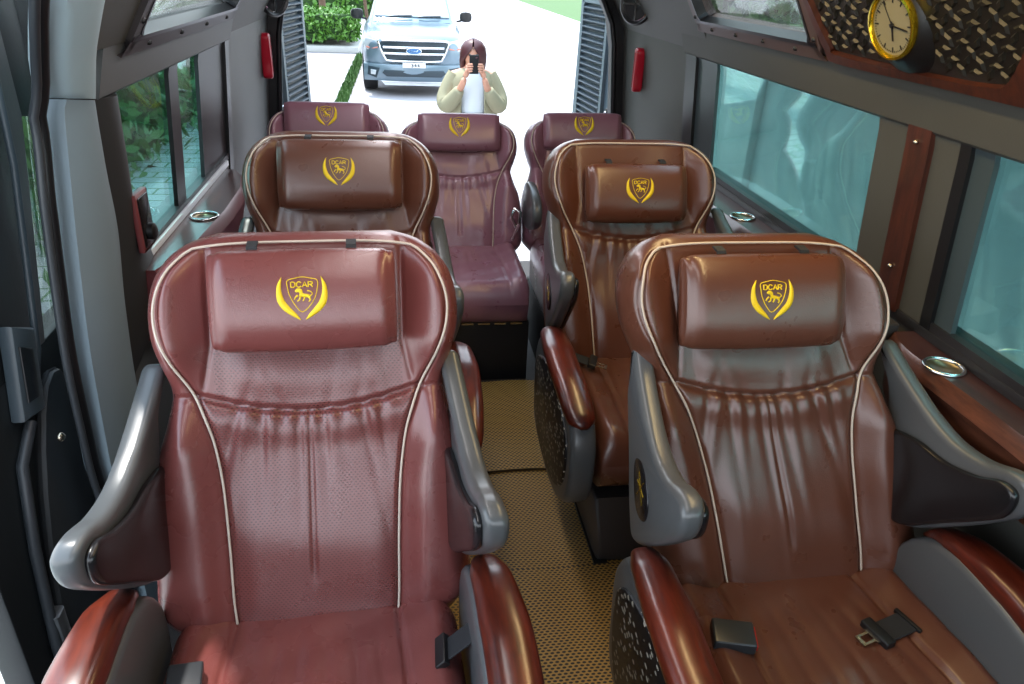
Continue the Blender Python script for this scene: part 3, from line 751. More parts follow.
# right: upper structure as one wall with openings (frame strip + solid remainder)
def up_window(n, side, y0, y1, label_mat, z0=1.405):
    inn = rrect(y0, y1, z0, 1.595, .028); out = rrect(y0-.045, y1+.045, z0-.033, 1.640, .05)
    fr = sl_strip('window_%d' % n, side, out, inn, .012, label_mat); struct(fr)
    g = sl_prism('pane', side, rrect(y0-.01, y1+.01, z0-.01, 1.605, .03), -.03, -.024, .001, M['clear_glass'], fr)
    gk = sl_strip('gasket', side, rrect(y0-.003, y1+.003, z0-.003, 1.598, .03), rrect(y0+.006, y1-.006, z0+.006, 1.589, .024), .014, M['rubber'], fr, t0=-.02)
    bm = bmesh.new()
    for y in np.linspace(y0+.1, y1-.1, 4):
        for z in (z0-.017,): bmesh.ops.create_uvsphere(bm, u_segments=8, v_segments=5, radius=.007, matrix=Matrix.Translation(sl(side, y, z, .012)))
    for z in (1.42, 1.56):
        for y in (y0-.022, y1+.022): bmesh.ops.create_uvsphere(bm, u_segments=8, v_segments=5, radius=.007, matrix=Matrix.Translation(sl(side, y, z, .012)))
    finish(bm, 'clips', M['rubber'], fr)
    return fr
frm = plain('plum_trim', srgb(84, 66, 62), .5, 0, .1, 200)
up_window(4, 1, 1.90, 2.70, frm)
up_window(5, -1, 1.82, 2.88, plain('charcoal_trim', srgb(58, 54, 55), .5, 0, .1, 200), 1.382)
up = bmesh.new()
def upper_solid(name, side, spans, mat):
    bm = bmesh.new()
    for (y0, y1, z0, z1) in spans: wall_patch(bm, side, rect(y0, y1, z0, z1), .05, 1, 4, .0)
    return struct(finish(bm, name, mat))
upper_solid('trim_16', 1, [(2.72, 3.95, 1.29, 1.80), (-.7, 1.88, 1.372, 1.80), (1.88, 2.72, 1.62, 1.80)], M['trim_lamp_tint'])
upper_solid('trim_17', -1, [(2.90, 3.95, 1.29, 1.80), (-.7, 1.50, 1.52, 1.80), (1.50, 1.80, 1.372, 1.80), (1.80, 2.90, 1.62, 1.80)], M['trim_lamp_tint'])
# relief panel + wood surround on the right
sur = sl_strip('relief_panel', 1, [(1.855, 1.60), (1.86, 1.50), (1.83, 1.40), (1.79, 1.376), (1.4, 1.376), (1.1, 1.376), (.9, 1.38), (.86, 1.5), (.87, 1.62), (1.4, 1.63)],
               [(1.835, 1.585), (1.835, 1.50), (1.80, 1.415), (1.77, 1.396), (1.45, 1.393), (1.26, 1.397), (1.20, 1.415), (1.13, 1.50), (1.09, 1.60), (1.4, 1.60)], .016, M['wood_trim'])
tag(sur, 'black geometric relief panel in a red-brown wood surround above the right windows', 'wall panel')
bk = sl_prism('backing', 1, [(1.85, 1.60), (1.85, 1.5), (1.82, 1.40), (1.2, 1.385), (1.10, 1.5), (1.08, 1.61)], .0008, .003, .0005, M['glossdark'], sur, False)
bm = bmesh.new()
def in_panel(y, z): return 1.402 < z < 1.595 and 1.18-(z-1.41)*.45 < y < 1.825-max(0, 1.44-z)*.9 and True
row = 0; z = 1.395
while z < 1.60:
    y = 1.09+(row % 2)*.019
    while y < 1.83:
        if in_panel(y, z) and (abs(y-1.49) > .095):
            # raised rhomb pyramids in a star-like layout
            r = .021; rot = ((row*2+int(y/.038)) % 3)*PI/3
            base = [(y+r*math.cos(rot+a)*(1 if i % 2 == 0 else .45), z+r*.75*math.sin(rot+a)*(1 if i % 2 == 0 else .45)) for i, a in enumerate((0, PI/2, PI, 3*PI/2))]
            lo = [bm.verts.new(sl(1, p[0], p[1], .0015)) for p in base]; hi = [bm.verts.new(sl(1, y+(p[0]-y)*.55, z+(p[1]-z)*.55, .008)) for p in base]
            bm.faces.new(hi)
            for i in range(4): bm.faces.new((lo[i], lo[(i+1) % 4], hi[(i+1) % 4], hi[i]))
        y += .038
    z += .0165; row += 1
rl = finish(bm, 'relief_blocks', plain('bronze_relief', srgb(32, 31, 25), .38, .2), sur, 20)
rl['kind'] = 'stuff'
# clock on its dark cone
C0 = Vector(sl(1, 1.487, 1.486, .022)); nrm = Vector((-.93, -.10, -.30)).normalized()
q = nrm.to_track_quat('Z', 'Y'); 
ck = empty('wall_clock', C0, 'round brass-rimmed analogue clock on the black relief panel', 'clock')
ck.rotation_mode = 'QUATERNION'; ck.rotation_quaternion = q
def disc_rings(prof, n=48): return [[(r*math.cos(a), r*math.sin(a), z) for a in np.linspace(0, 2*PI, n, endpoint=False)] for r, z in prof]
def lathe(name, prof, mat, parent, n=48, caps=True): return loft_obj(name, disc_rings(prof, n), mat, parent, caps, ang=35)
lathe('mounting_cone', [(.115, -.045), (.105, -.03), (.075, -.006), (.068, .0), (.06, .001)], M['black'], ck)
lathe('rim', [(.060, -.004), (.0665, 0), (.068, .006), (.066, .012), (.0615, .013), (.0585, .008), (.058, .002)], M['brass'], ck, caps=False)
lathe('face', [(.0595, .000), (.0595, .004), (.001, .0042)], M['clockface'], ck)
bm = bmesh.new()
for h in range(60):
    a = 2*PI*h/60; l = .010 if h % 5 == 0 else .003; w = .0013 if h % 5 == 0 else .0005
    m4 = Matrix.Rotation(-a, 4, 'Z'); vs = add_box(bm, -w, w, .053-l, .053, .004, .0052)
    for v_ in vs: v_.co = m4 @ v_.co
finish(bm, 'hour_marks', M['black'], ck)
for nm, a, l, w in (('hour_hand', 175, .03, .0018), ('minute_hand', 100, .045, .0013), ('second_hand', 330, .05, .0006)):
    bm = bmesh.new(); vs = add_box(bm, -w, w, -.008, l, .0062, .0072); m4 = Matrix.Rotation(-math.radians(a), 4, 'Z')
    for v_ in vs: v_.co = m4 @ v_.co
    finish(bm, nm, M['black'], ck)
lathe('centre_cap', [(.0045, .005), (.0045, .009), (.001, .0095)], M['black'], ck, 16)
struct(finish(box_bm(-.76, 1.24, -2.0, -.7, -.06, 0), 'floor_cab', M['trim_dark'])); struct(finish(box_bm(-.76, 1.24, -2.06, -2.0, 0, .95), 'wall_front', M['trim_dark']))
struct(finish(box_bm(-.32, .80, -1.45, -.7, 1.80, 1.86), 'ceiling_cab', M['ceiling'])); struct(finish(box_bm(1.14, 1.21, -2.0, -.7, 0, .86), 'wall_right_cab', M['trim_dark'])); struct(finish(box_bm(-.73, -.66, -2.0, .1, 0, .86), 'wall_left_cab', M['trim_dark']))
# ceiling
rings = [[(.24+s*hwall(z), y, z) for s, z in ((-1, 1.78), (-1, 1.80), (-1, 1.86), (1, 1.86), (1, 1.80), (1, 1.78), (1, 1.92), (-1, 1.92))] for y in (-.7, 4.0)]
bm = box_bm(-.32, .80, -.7, 4.0, 1.80, 1.86); struct(finish(bm, 'ceiling', M['ceiling']))

# rear quarter details: speakers, hammers, pillars, rear doors
def speaker(side, y, z, label):
    root = empty('speaker', (wx(side, z, -.004), y, z), label, 'speaker', 'round speakers by the rear doors'); root.rotation_euler = (0, -side*PI/2, 0); root.rotation_euler.rotate_axis('X', side*0); root.rotation_euler = (Matrix.Rotation(side*math.radians(38), 4, 'Z') @ Matrix.Rotation(-side*PI/2, 4, 'Y')).to_euler()
    lathe('ring', [(.085, 0), (.088, .012), (.08, .02), (.07, .014), (.069, .002)], M['black'], root, caps=False)
    lathe('chrome_rim', [(.0695, .004), (.071, .013), (.066, .017), (.063, .008)], M['chrome'], root, 40, False)
    lathe('cone', [(.066, .006), (.04, .002), (.02, .010), (.001, .012)], M['frame_black'], root)
    bm = bmesh.new(); add_box(bm, -.066, .066, -.004, .004, .012, .016); add_box(bm, -.004, .004, -.066, .066, .012, .016); finish(bm, 'cross_bar', M['chrome'], root)
speaker(1, 3.46, 1.42, 'round chrome-ringed speaker at top of the right rear corner')
speaker(-1, 3.76, 1.385, 'round chrome-ringed speaker at top of the left rear corner')
def hammer(side, y, z, label):
    root = empty('emergency_hammer', (wx(side, z, -.018), y, z), label, 'hammer', 'red emergency hammers beside the rear doors')
    pr = [(-.016, -.095), (.012, -.098), (.020, -.03), (.026, .06), (.02, .085), (-.005, .092), (-.03, .08), (-.03, .05), (-.018, -.03)]
    loft_obj('holder', prism(pr, -.022, .022, .008, lambda a, b, t: (t, a, b), 3), M['red'], root)
    hd = loft_obj('handle', prism([(.006, -.085), (.014, -.085), (.016, .07), (.004, .07)], -.024, .024, .004, lambda a, b, t: (t, a, b), 2, False), plain('crimson', srgb(140, 10, 34), .3), root)
hammer(-1, 3.74, 1.14, 'red emergency hammer on the left rear panel'); hammer(1, 3.57, 1.14, 'red emergency hammer on the right rear panel')
for n, side in ((18, -1), (19, 1)):
    bm = bmesh.new(); wall_patch(bm, side, rect(3.90, 4.04, 0, 1.78), .09, 1, 12, -.045); struct(finish(bm, 'trim_%d' % n, M['rubber']))
    pts = [(wx(side, z, -.055), 3.89, z) for z in np.linspace(0, 1.78, 20)]; struct(tube('trim_%d' % (n+2), pts, .013, M['rubber'], n=8))
def rear_door(side, ang, label):
    hx = .24+side*.93; root = empty('rear_door', (hx, 4.06, 0), label, 'door', 'open rear doors with louvred trim'); root.rotation_euler.z = ang
    # local: door extends along +Y, thickness along x, inner face toward the cabin axis (-side)
    s = -side
    prof = [(0, -.15), (.72, -.15), (.74, .6), (.715, 1.2), (.68, 1.72), (.60, 1.78), (0, 1.78)]
    loft_obj('door_panel', prism(prof, -.03, .03, .012, lambda a, b, t: (t, a, b), 3, False), plain('blue_grey_door', srgb(96, 112, 122), .4, 0, .1, 200), root)
    out = rrect(.18, .64, .64, 1.42, .05); inn = rrect(.215, .60, .68, 1.375, .03)
    O = catmull(out, 3); I = catmull(inn, 3); x1 = s*.05; x0 = s*.028
    rg = [[(x0, *p) for p in O], [(x1, *p) for p in O], [(x1, *p) for p in I], [(x0, *p) for p in I]]; rg.append(rg[0]); V, F = loft(rg, False)
    o = link('louver_frame', fixn(mesh('louver_frame', V, F)), plain('louver_frame_grey', srgb(104, 120, 128), .4), root); sharp(o.data, 30)
    bm = bmesh.new(); add_box(bm, min(s*.029, s*.033), max(s*.029, s*.033), .21, .605, .675, 1.38)
    for z in np.arange(.69, 1.355, .034):
        vs = [bm.verts.new(p) for p in ((s*.034, .218, z), (s*.034, .598, z), (s*.052, .598, z+.010), (s*.052, .218, z+.010), (s*.034, .218, z+.024), (s*.034, .598, z+.024), (s*.052, .598, z+.014), (s*.052, .218, z+.014))]
        for f in ((0, 1, 2, 3), (3, 2, 6, 7), (7, 6, 5, 4), (0, 3, 7, 4), (1, 5, 6, 2)): bm.faces.new([vs[k] for k in f])
    lv = finish(bm, 'louvers', M['louver'], o, 20)
    loft_obj('latch_plate', prism(rrect(.06, .12, .74, .86, .02), .028, .045, .004, lambda a, b, t: (s*t, a, b), 2, True, 2), M['black'], root)
    ring = [(s*.05, .09+.018*math.cos(a), .81+.035*math.sin(a)) for a in np.linspace(0, 2*PI, 16)]; tube('latch_ring', ring, .004, M['chrome'], root, 6)
    return root
rear_door(-1, math.radians(-8.5), 'open rear door on the left with slatted inner trim'); rear_door(1, math.radians(6), 'open rear door on the right with slatted inner trim')

# seat-belt mount plate / socket on the left trim
sk = empty('switch_panel', (wx(-1, .97, -.03), 1.80, .975), 'red-rimmed black switch plate on the grey trim below the left window', 'switch panel')
loft_obj('plate', prism(rrect(-.045, .045, -.07, .07, .012), -.008, .006, .003, lambda a, b, t: (t, a, b), 2, True, 2), plain('switch_rim', srgb(120, 60, 62), .35), sk)
loft_obj('inset', prism(rrect(-.036, .036, -.06, .06, .01), .005, .009, .002, lambda a, b, t: (t, a, b), 2, True, 2), M['gloss_black'], sk)
k = lathe('knob', [(.02, .0), (.02, .012), (.014, .016), (.001, .016)], M['black'], sk, 24); k.rotation_euler = (0, PI/2, 0); k.location = (.009, 0, -.028)
bm = bmesh.new(); bmesh.ops.create_uvsphere(bm, u_segments=12, v_segments=8, radius=.012, matrix=Matrix.Translation((wx(-1, 1.14, -.004), 1.735, 1.14)))
tag(finish(bm, 'trim_button', M['black']), 'small black button on the dark pillar trim below the beam', 'button')
# floor mats
def mat_piece(y0, y1, x0, x1, z, label):
    bm = bmesh.new(); N = 14; g = []
    for i in range(N+1):
        row = []
        for j in range(N+1):
            x = x0+(x1-x0)*i/N; y = y0+(y1-y0)*j/N; dz = .0025*math.sin(x*23+y*9)+.002*math.sin(y*31)
            row.append((bm.verts.new((x, y, z+.010+dz)), bm.verts.new((x, y, z))))
        g.append(row)
    for i in range(N):
        for j in range(N):
            bm.faces.new([g[i][j][0], g[i+1][j][0], g[i+1][j+1][0], g[i][j+1][0]]); bm.faces.new([g[i][j+1][1], g[i+1][j+1][1], g[i+1][j][1], g[i][j][1]])
    for i in range(N):
        for (a, b) in (((i, 0), (i+1, 0)), ((i, N), (i+1, N)), ((0, i), (0, i+1)), ((N, i), (N, i+1))):
            f = bm.faces.new([g[a[0]][a[1]][0], g[b[0]][b[1]][0], g[b[0]][b[1]][1], g[a[0]][a[1]][1]]); f.material_index = 1
    o = finish(bm, 'floor_mat', [M['mat'], M['mat_edge']]); o['group'] = 'woven mats along the aisle'; return tag(o, label, 'mat')
mat_piece(.55, 1.555, -.15, .70, .013, 'golden-brown woven aisle mat nearest the front seats'); mat_piece(1.53, 2.035, -.15, .62, .001, 'golden-brown woven aisle mat between the second-row seats')
mat_piece(2.02, 2.62, -.1, .60, .013, 'golden-brown woven aisle mat against the dark rear seat base')

# sliding door seen outside the open doorway on the left
sd = empty('side_door', (-.80, 1.18, -.25), 'black inner side of the open van door at the left edge', 'door')
def sdp(name, quad, t0, t1, mat, parent, bev=.008, smooth=False): return loft_obj(name, prism(quad, t0, t1, bev, lambda a, b, t: (t, a-1.18, b+.25), 2, smooth, 3), mat, parent, ang=40)
sdp('lower_panel', [(1.18, -.20), (2.12, -.20), (2.12, .77), (1.18, .77)], -.06, 0, M['door_dark'], sd)
sdp('front_post', [(1.18, .775), (1.585, .765), (1.737, 1.225), (1.737, 1.75), (1.30, 1.75), (1.18, 1.4)], -.02, 0, M['door_dark'], sd, .004)
sdp('rear_post', [(1.70, .765), (2.16, .765), (2.16, 1.75), (1.83, 1.75), (1.83, 1.20)], -.02, 0, M['door_dark'], sd, .004)
sdp('header', [(1.725, 1.225), (1.84, 1.205), (1.84, 1.75), (1.725, 1.75)], -.022, -.002, M['door_dark'], sd, .003)
sdp('door_glass', [(1.57, .76), (1.71, .76), (1.84, 1.22), (1.73, 1.24)], -.014, -.010, M['clear_glass'], sd, .001)
sdp('card_bulge', [(1.30, -.12), (1.58, -.12), (1.62, .3), (1.60, .66), (1.50, .70), (1.38, .5), (1.30, .2)], -.005, .028, plain('door_card', srgb(40, 44, 47), .5, 0, .2, 120), sd, .02, True)
sdp('pocket', [(1.27, .15), (1.31, .15), (1.31, .25), (1.27, .25)], .0, .03, M['shell'], sd, .008)
sdp('latch', [(1.37, .69), (1.46, .67), (1.50, .84), (1.42, .88)], .0, .03, plain('latch_grey', srgb(66, 76, 82), .35), sd, .008)
sdp('latch_slot', [(1.395, .72), (1.44, .71), (1.465, .81), (1.42, .835)], .028, .034, M['black'], sd, .002)
pts = [(.012, y-1.18, z+.25) for y, z in ((1.245, -.18), (1.27, .2), (1.30, .42), (1.345, .60), (1.42, .66))]; tube('edge_bead', pts, .012, M['body_white'], sd)
pts = [(.014, y-1.18, z+.25) for y, z in ((1.64, 1.35), (1.62, 1.15), (1.55, .90), (1.515, .78), (1.48, .73))]; tube('glass_channel', pts, .008, plain('channel_grey', srgb(60, 68, 72), .4), sd)
bm = bmesh.new(); bmesh.ops.create_uvsphere(bm, u_segments=12, v_segments=8, radius=.011, matrix=Matrix.Translation((.028, .30, .83))); finish(bm, 'bolt_head', M['metal'], sd)
struct(box('trim_22', -.90, -.66, -.7, 1.56, -.35, -.06, M['frame_black'], None, .01))   # door step under the floor

# ------------------------------------------------------------------ outside
G = -.65
struct(finish(box_bm(-1.35, 7.7, -8, 75, G-.1, G), 'floor_road', M['ground']))
struct(finish(box_bm(-14, -1.35, -8, 12.5, G-.1, G+.005), 'floor_pavers', M['paver']))
struct(finish(box_bm(-14, -1.35, 12.5, 75, G-.1, G+.004), 'floor_walkway', plain('walkway', srgb(165, 160, 165), .85, 0, .2, 20, .1)))
struct(finish(box_bm(7.7, 25, -8, 75, G-.1, G+.10), 'floor_lawn', M['grass']))
kr = box('kerb', 7.5, 7.7, -2, 75, G-.02, G+.12, M['kerb'], None, .02); tag(kr, 'pale kerb along the lawn on the far side of the road', 'kerb')
gs_ = bmesh.new(); add_box(gs_, -1.13, -.95, 12.6, 20.5, G, G+.03)
for i in range(1600):
    x = random.uniform(-1.15, -.93); y = random.uniform(12.6, 20.5); h = random.uniform(.04, .10); a = random.uniform(0, PI)
    dx, dy = .012*math.cos(a), .012*math.sin(a); vs = [gs_.verts.new(p) for p in ((x-dx, y-dy, G+.02), (x+dx, y+dy, G+.02), (x+dy*2, y-dx*2, G+h+.02))]; gs_.faces.new(vs)
o = finish(gs_, 'grass_strip', M['grass'], recalc=False); tag(o, 'narrow green grass verge beside the parked pickup', 'grass', kind='stuff')
def leaves(bm, pts, size, n_out):
    for p, nr in zip(pts, n_out):
        a = Vector(rng.normal(size=3)); a.normalize(); a = (a*.7+Vector(nr)*.5).normalized(); t = a.orthogonal().normalized()
        t = Matrix.Rotation(random.uniform(0, 2*PI), 3, a) @ t; b = a.cross(t); s = size*random.uniform(.6, 1.3); P = Vector(p)
        vs = [bm.verts.new(P+q) for q in (-t*s, b*s*.45-t*.1*s, t*s, -b*s*.45-t*.1*s)]; f = bm.faces.new(vs); f.material_index = 1
def hedge(name, x0, x1, y0, y1, z0, z1, n, label, size=.05, mats=None, cat='hedge', lump=.08):
    bm = bmesh.new(); bmesh.ops.create_cube(bm, size=1, matrix=Matrix.Translation(((x0+x1)/2, (y0+y1)/2, (z0+z1)/2)) @ Matrix.Diagonal((x1-x0-.1, y1-y0-.1, z1-z0-.05, 1)))
    bmesh.ops.subdivide_edges(bm, edges=list(bm.edges), cuts=9, use_grid_fill=True)
    for v_ in bm.verts: v_.co += Vector(rng.normal(size=3))*lump*.4
    pts, nr = [], []
    A = [((x1-x0)*(y1-y0), 'z'), ((x1-x0)*(z1-z0), 'y'), ((y1-y0)*(z1-z0), 'x'), ((y1-y0)*(z1-z0), 'X')]; tot = sum(a for a, _ in A)
    for a, k in A:
        for i in range(int(n*a/tot)):
            x, y, z = random.uniform(x0, x1), random.uniform(y0, y1), random.uniform(z0, z1); j = random.gauss(0, lump*.6)
            if k == 'z': pts.append((x, y, z1+j)); nr.append((0, 0, 1))
            elif k == 'y': pts.append((x, y0+j, z)); nr.append((0, -1, 0))
            elif k == 'x': pts.append((x1+j, y, z)); nr.append((1, 0, 0))
            else: pts.append((x0+j, y, z)); nr.append((-1, 0, 0))
    leaves(bm, pts, size, nr); o = finish(bm, name, mats or [M['hedge_core'], M['leaf']], recalc=False); return tag(o, label, cat)
hedge('clipped_hedge', -4.6, -1.22, 20.9, 23.2, G+.28, G+.88, 5000, 'clipped bright green box hedge left of the pickup', .07)
kb = box('hedge_kerb', -4.75, -1.12, 20.75, 23.3, G+.005, G+.16, M['kerb'], None, .03); tag(kb, 'pale stone kerb around the clipped green hedge', 'kerb')
hedge('shrub_row', -4.2, -3.0, 4.6, 15.0, G, 2.6, 15000, 'tall dark green shrubs outside the left windows', .09, [M['hedge_core'], M['leaf2']], 'shrub', .25)
hedge('far_shrub', -6.5, -1.2, 34, 37, G, 2.8, 3500, 'green shrubs far behind the pickup', .16, [M['hedge_core'], M['leaf']], 'shrub', .3)
def trunk(x, y, r, lean, label):
    o = tube('tree_trunk', [(x+lean*z, y, G+z) for z in np.linspace(0, 3.6, 8)], [r*(1-.08*i) for i in range(8)], M['bark'], None, 10); o['group'] = 'slim tree trunks behind the hedge'
    bm = bmesh.new(); pts = [(x+lean*3.6+rng.uniform(-.45, .45), y+rng.uniform(-.6, .6), G+4.6+rng.normal()*.5) for _ in range(1500)]; leaves(bm, pts, .11, [(0, 0, 1)]*len(pts))
    me = finish(bm, 'foliage', [M['leaf'], M['leaf']], o, recalc=False); tag(o, label, 'tree')
trunk(-4.3, 27.0, .07, .05, 'leaning slim tree behind the left end of the hedge'); trunk(-2.35, 25.2, .12, -.02, 'thicker upright tree behind the middle of the hedge'); trunk(-.95, 24.3, .06, -.10, 'slim tree leaning left behind the right end of the hedge')
# neighbour wall to the right
w = finish(box_bm(2.75, 2.95, -3, 9.5, G, 1.25), 'wall_neighbour', M['plaster']); struct(w)
o = hedge('wall_creeper', 2.60, 3.0, -1, 9.3, 1.12, 2.9, 14000, 'leafy creeper covering the top of the pale wall outside', .05, [M['hedge_core'], M['leaf2']], 'creeper', .15)
o2 = box('wall_post', 2.68, 2.76, 5.6, 6.1, G, 1.05, M['plaster'], None, .02); tag(o2, 'pale square post standing against the wall outside', 'post')

# ---------------- pickup
car = empty('pickup_truck', (.20, 14.0, G), 'silver pickup truck parked facing the open rear doors', 'car')
def sec(y, hw, zb, zt, n=3.4, m=28, zc=None):
    r = []; c = (zb+zt)/2; h = (zt-zb)/2
    for j in range(m):
        th = 2*PI*j/m; a, b = math.cos(th), math.sin(th); r.append((hw*math.copysign(abs(a)**(2/n), a), y, c+h*math.copysign(abs(b)**(2/n), b)))
    return r
body = [sec(.02, .62, .52, .94, 4), sec(.05, .76, .46, .98, 4.5), sec(.16, .86, .42, 1.03, 5), sec(.45, .90, .42, 1.08, 5.5), sec(.9, .915, .42, 1.13, 6), sec(1.25, .92, .42, 1.17, 6), sec(1.5, .92, .42, 1.18, 7), sec(5.1, .92, .44, 1.16, 7), sec(5.2, .88, .5, 1.1, 6)]
loft_obj('body', body, M['carpaint'], car, ang=40)
cab = []
for y, hw, zt in ((1.28, .76, 1.17), (1.40, .75, 1.25), (1.95, .66, 1.70), (2.15, .63, 1.76), (3.2, .62, 1.77), (3.55, .62, 1.70), (3.7, .66, 1.2)):
    cab.append([(-hw-.08*(zt < 1.3), y, 1.12), (-hw, y, zt-.03), (-hw+.06, y, zt), (hw-.06, y, zt), (hw, y, zt-.03), (hw+.08*(zt < 1.3), y, 1.12)])
cb = loft_obj('cab', cab, M['carpaint'], car, ang=30)
bm = bmesh.new(); v4 = [bm.verts.new(p) for p in ((-.70, 1.375, 1.262), (.70, 1.375, 1.262), (.60, 1.93, 1.70), (-.60, 1.93, 1.70), (-.70, 1.395, 1.245), (.70, 1.395, 1.245), (.60, 1.95, 1.68), (-.60, 1.95, 1.68))]
for f in ((0, 1, 2, 3), (0, 4, 5, 1), (1, 5, 6, 2), (2, 6, 7, 3), (3, 7, 4, 0)): bm.faces.new([v4[k] for k in f])
finish(bm, 'windscreen', M['car_glass_sky'], car, 20)
for s, x in ((1, -.42), (1, .12)):
    tube('wiper', [(x, 1.34, 1.25), (x+.10, 1.33, 1.262), (x+.42, 1.35, 1.275)], .014, M['black'], car, 6)
for s in (-1, 1):
    mr = loft_obj('door_mirror', [sec(y, w_, 0, .18, 3) for y, w_ in ((0, .05), (.02, .11), (.08, .12), (.13, .06))], M['black'], car); mr.location = (s*1.04, 1.62, 1.17)
    tube('mirror_arm', [(s*.86, 1.70, 1.17), (s*.97, 1.68, 1.20)], .02, M['black'], car, 6)
def fz(name, prof, y0, y1, mat, parent=car, bev=.01, smooth=False, bend=.10):
    return loft_obj(name, prism(prof, y0, y1, bev, lambda a, b, t: (a, t+bend*(a/.8)**2, b), 2, smooth, 3), mat, parent, ang=35)
gr = fz('grille', [(-.55, .95), (.55, .95), (.60, .88), (.50, .66), (.42, .62), (-.42, .62), (-.50, .66), (-.60, .88)], -.045, .06, M['grille'])
bm = bmesh.new()
gfr = tube('grille_surround', [(a, -.05+.10*(a/.8)**2, b) for a, b in catmull([(-.55, .95), (0, .957), (.55, .95), (.60, .88), (.50, .66), (.42, .62), (0, .615), (-.42, .62), (-.50, .66), (-.60, .88)], 6)], .022, M['chrome'], gr)
for z in (.74, .84): tube('grille_bar', [(x, -.06+.10*(x/.8)**2, z) for x in np.linspace(-.53, .53, 12)], .024, M['chrome'], gr)
bd = fz('badge', [(.13*math.cos(a), .79+.052*math.sin(a)) for a in np.linspace(0, 2*PI, 20, endpoint=False)], -.10, -.05, M['blue'], gr)
tube('badge_ring', [(.13*math.cos(a), -.10, .79+.052*math.sin(a)) for a in np.linspace(0, 2*PI, 25)], .009, M['chrome'], bd, 6)
tube('badge_script', [(-.08, -.104, .785), (-.05, -.104, .81), (-.045, -.104, .77), (-.02, -.104, .795), (.0, -.104, .78), (.03, -.104, .795), (.045, -.104, .78), (.075, -.104, .81)], .006, M['chrome'], bd, 5)
for s in (-1, 1):
    h = fz('headlight', [(s*.60, .94), (s*.84, .98), (s*.87, .86), (s*.80, .78), (s*.61, .82)], -.055, .07, M['lamp_lens'], bend=.14)
    tube('light_strip', [(s*.62, .025, .83), (s*.72, .055, .81), (s*.82, .09, .83)], .014, plain('amber_tint', srgb(200, 120, 100), .3), h, 6)
    f = fz('fog_light', [(s*.60, .50), (s*.80, .53), (s*.82, .38), (s*.66, .33)], -.115, .05, M['grille'], bend=.12)
    q = fz('fog_lens', [(s*.66, .46), (s*.76, .47), (s*.76, .39), (s*.68, .38)], -.128, -.09, M['lamp_lens'], f, bend=.12)
    pts = None
bp = loft_obj('bumper', [[(x, y0+.10*(x/.8)**2, z) for y0, z in ((.02, .58), (-.07, .56), (-.09, .50), (-.08, .36), (-.03, .28), (.10, .27), (.15, .5))] for x in np.linspace(-.88, .88, 22)], M['carpaint'], car, ang=50)
fz('lower_intake', [(-.52, .47), (.52, .47), (.56, .42), (.48, .36), (-.48, .36), (-.56, .42)], -.125, .02, M['grille'])
fz('skid_plate', [(-.60, .30), (.60, .30), (.52, .20), (-.52, .20)], -.03, .05, M['lamp_lens'])
pl = fz('number_plate', [(-.20, .60), (.20, .60), (.20, .515), (-.20, .515)], -.105, -.09, plain('plate_white', srgb(225, 225, 225), .5), bev=.003, bend=.05)
bm = bmesh.new(); x0 = -.05
V, F = [], []
for ch in '344':
    for st in GL[ch]:
        for (a, b) in zip(st[:-1], st[1:]):
            ax, az, bx_, bz = x0+a[0]*.045, .53+a[1]*.055, x0+b[0]*.045, .53+b[1]*.055; dx, dz = bx_-ax, bz-az; l = math.hypot(dx, dz); nx, nz = -dz/l*.005, dx/l*.005
            vs = [bm.verts.new((p[0], -.108, p[1])) for p in ((ax+nx, az+nz), (bx_+nx, bz+nz), (bx_-nx, bz-nz), (ax-nx, az-nz))]; bm.faces.new(vs)
    x0 += .055
finish(bm, 'plate_digits', M['black'], pl)
for s in (-1, 1):
    for y in (.95, 4.1):
        rg = [[(s*.80+x, y+r*math.cos(a), .38+r*math.sin(a)) for a in np.linspace(0, 2*PI, 32, endpoint=False)] for x, r in ((-.13, .30), (-.12, .37), (-.08, .38), (.08, .38), (.12, .37), (.13, .30), (.11, .22))]
        wl = loft_obj('wheel', rg, M['tyre'], car, ang=50)
        rg = [[(s*.80+x*s, y+r*math.cos(a), .38+r*math.sin(a)) for a in np.linspace(0, 2*PI, 24, endpoint=False)] for x, r in ((.10, .23), (.125, .22), (.11, .05))]
        loft_obj('hub', rg, M['chrome'], wl)
box('underbody', -.70, .70, .25, 5.0, .30, .5, M['black'], car)

# ---------------- person photographing, seen beyond the rear seats
per = empty('person', (.62, 7.05, G), 'person in an open olive jacket and white top holding a black phone to the face', 'person'); per.scale = (.985,)*3
def skinned(name, verts, edges, radii, mat, parent, sub=2, root=0):
    me = bpy.data.meshes.new(name); me.from_pydata(verts, edges, []); o = bpy.data.objects.new(name, me); COL.objects.link(o); o.parent = parent
    sk_ = o.modifiers.new('skin', 'SKIN'); sk_.use_smooth_shade = True
    for i, r in enumerate(radii):
        d = me.skin_vertices[0].data[i]; d.radius = r if isinstance(r, tuple) else (r, r); d.use_root = (i == root)
    s2 = o.modifiers.new('sub', 'SUBSURF'); s2.levels = sub; s2.render_levels = sub; me.materials.append(mat); return o
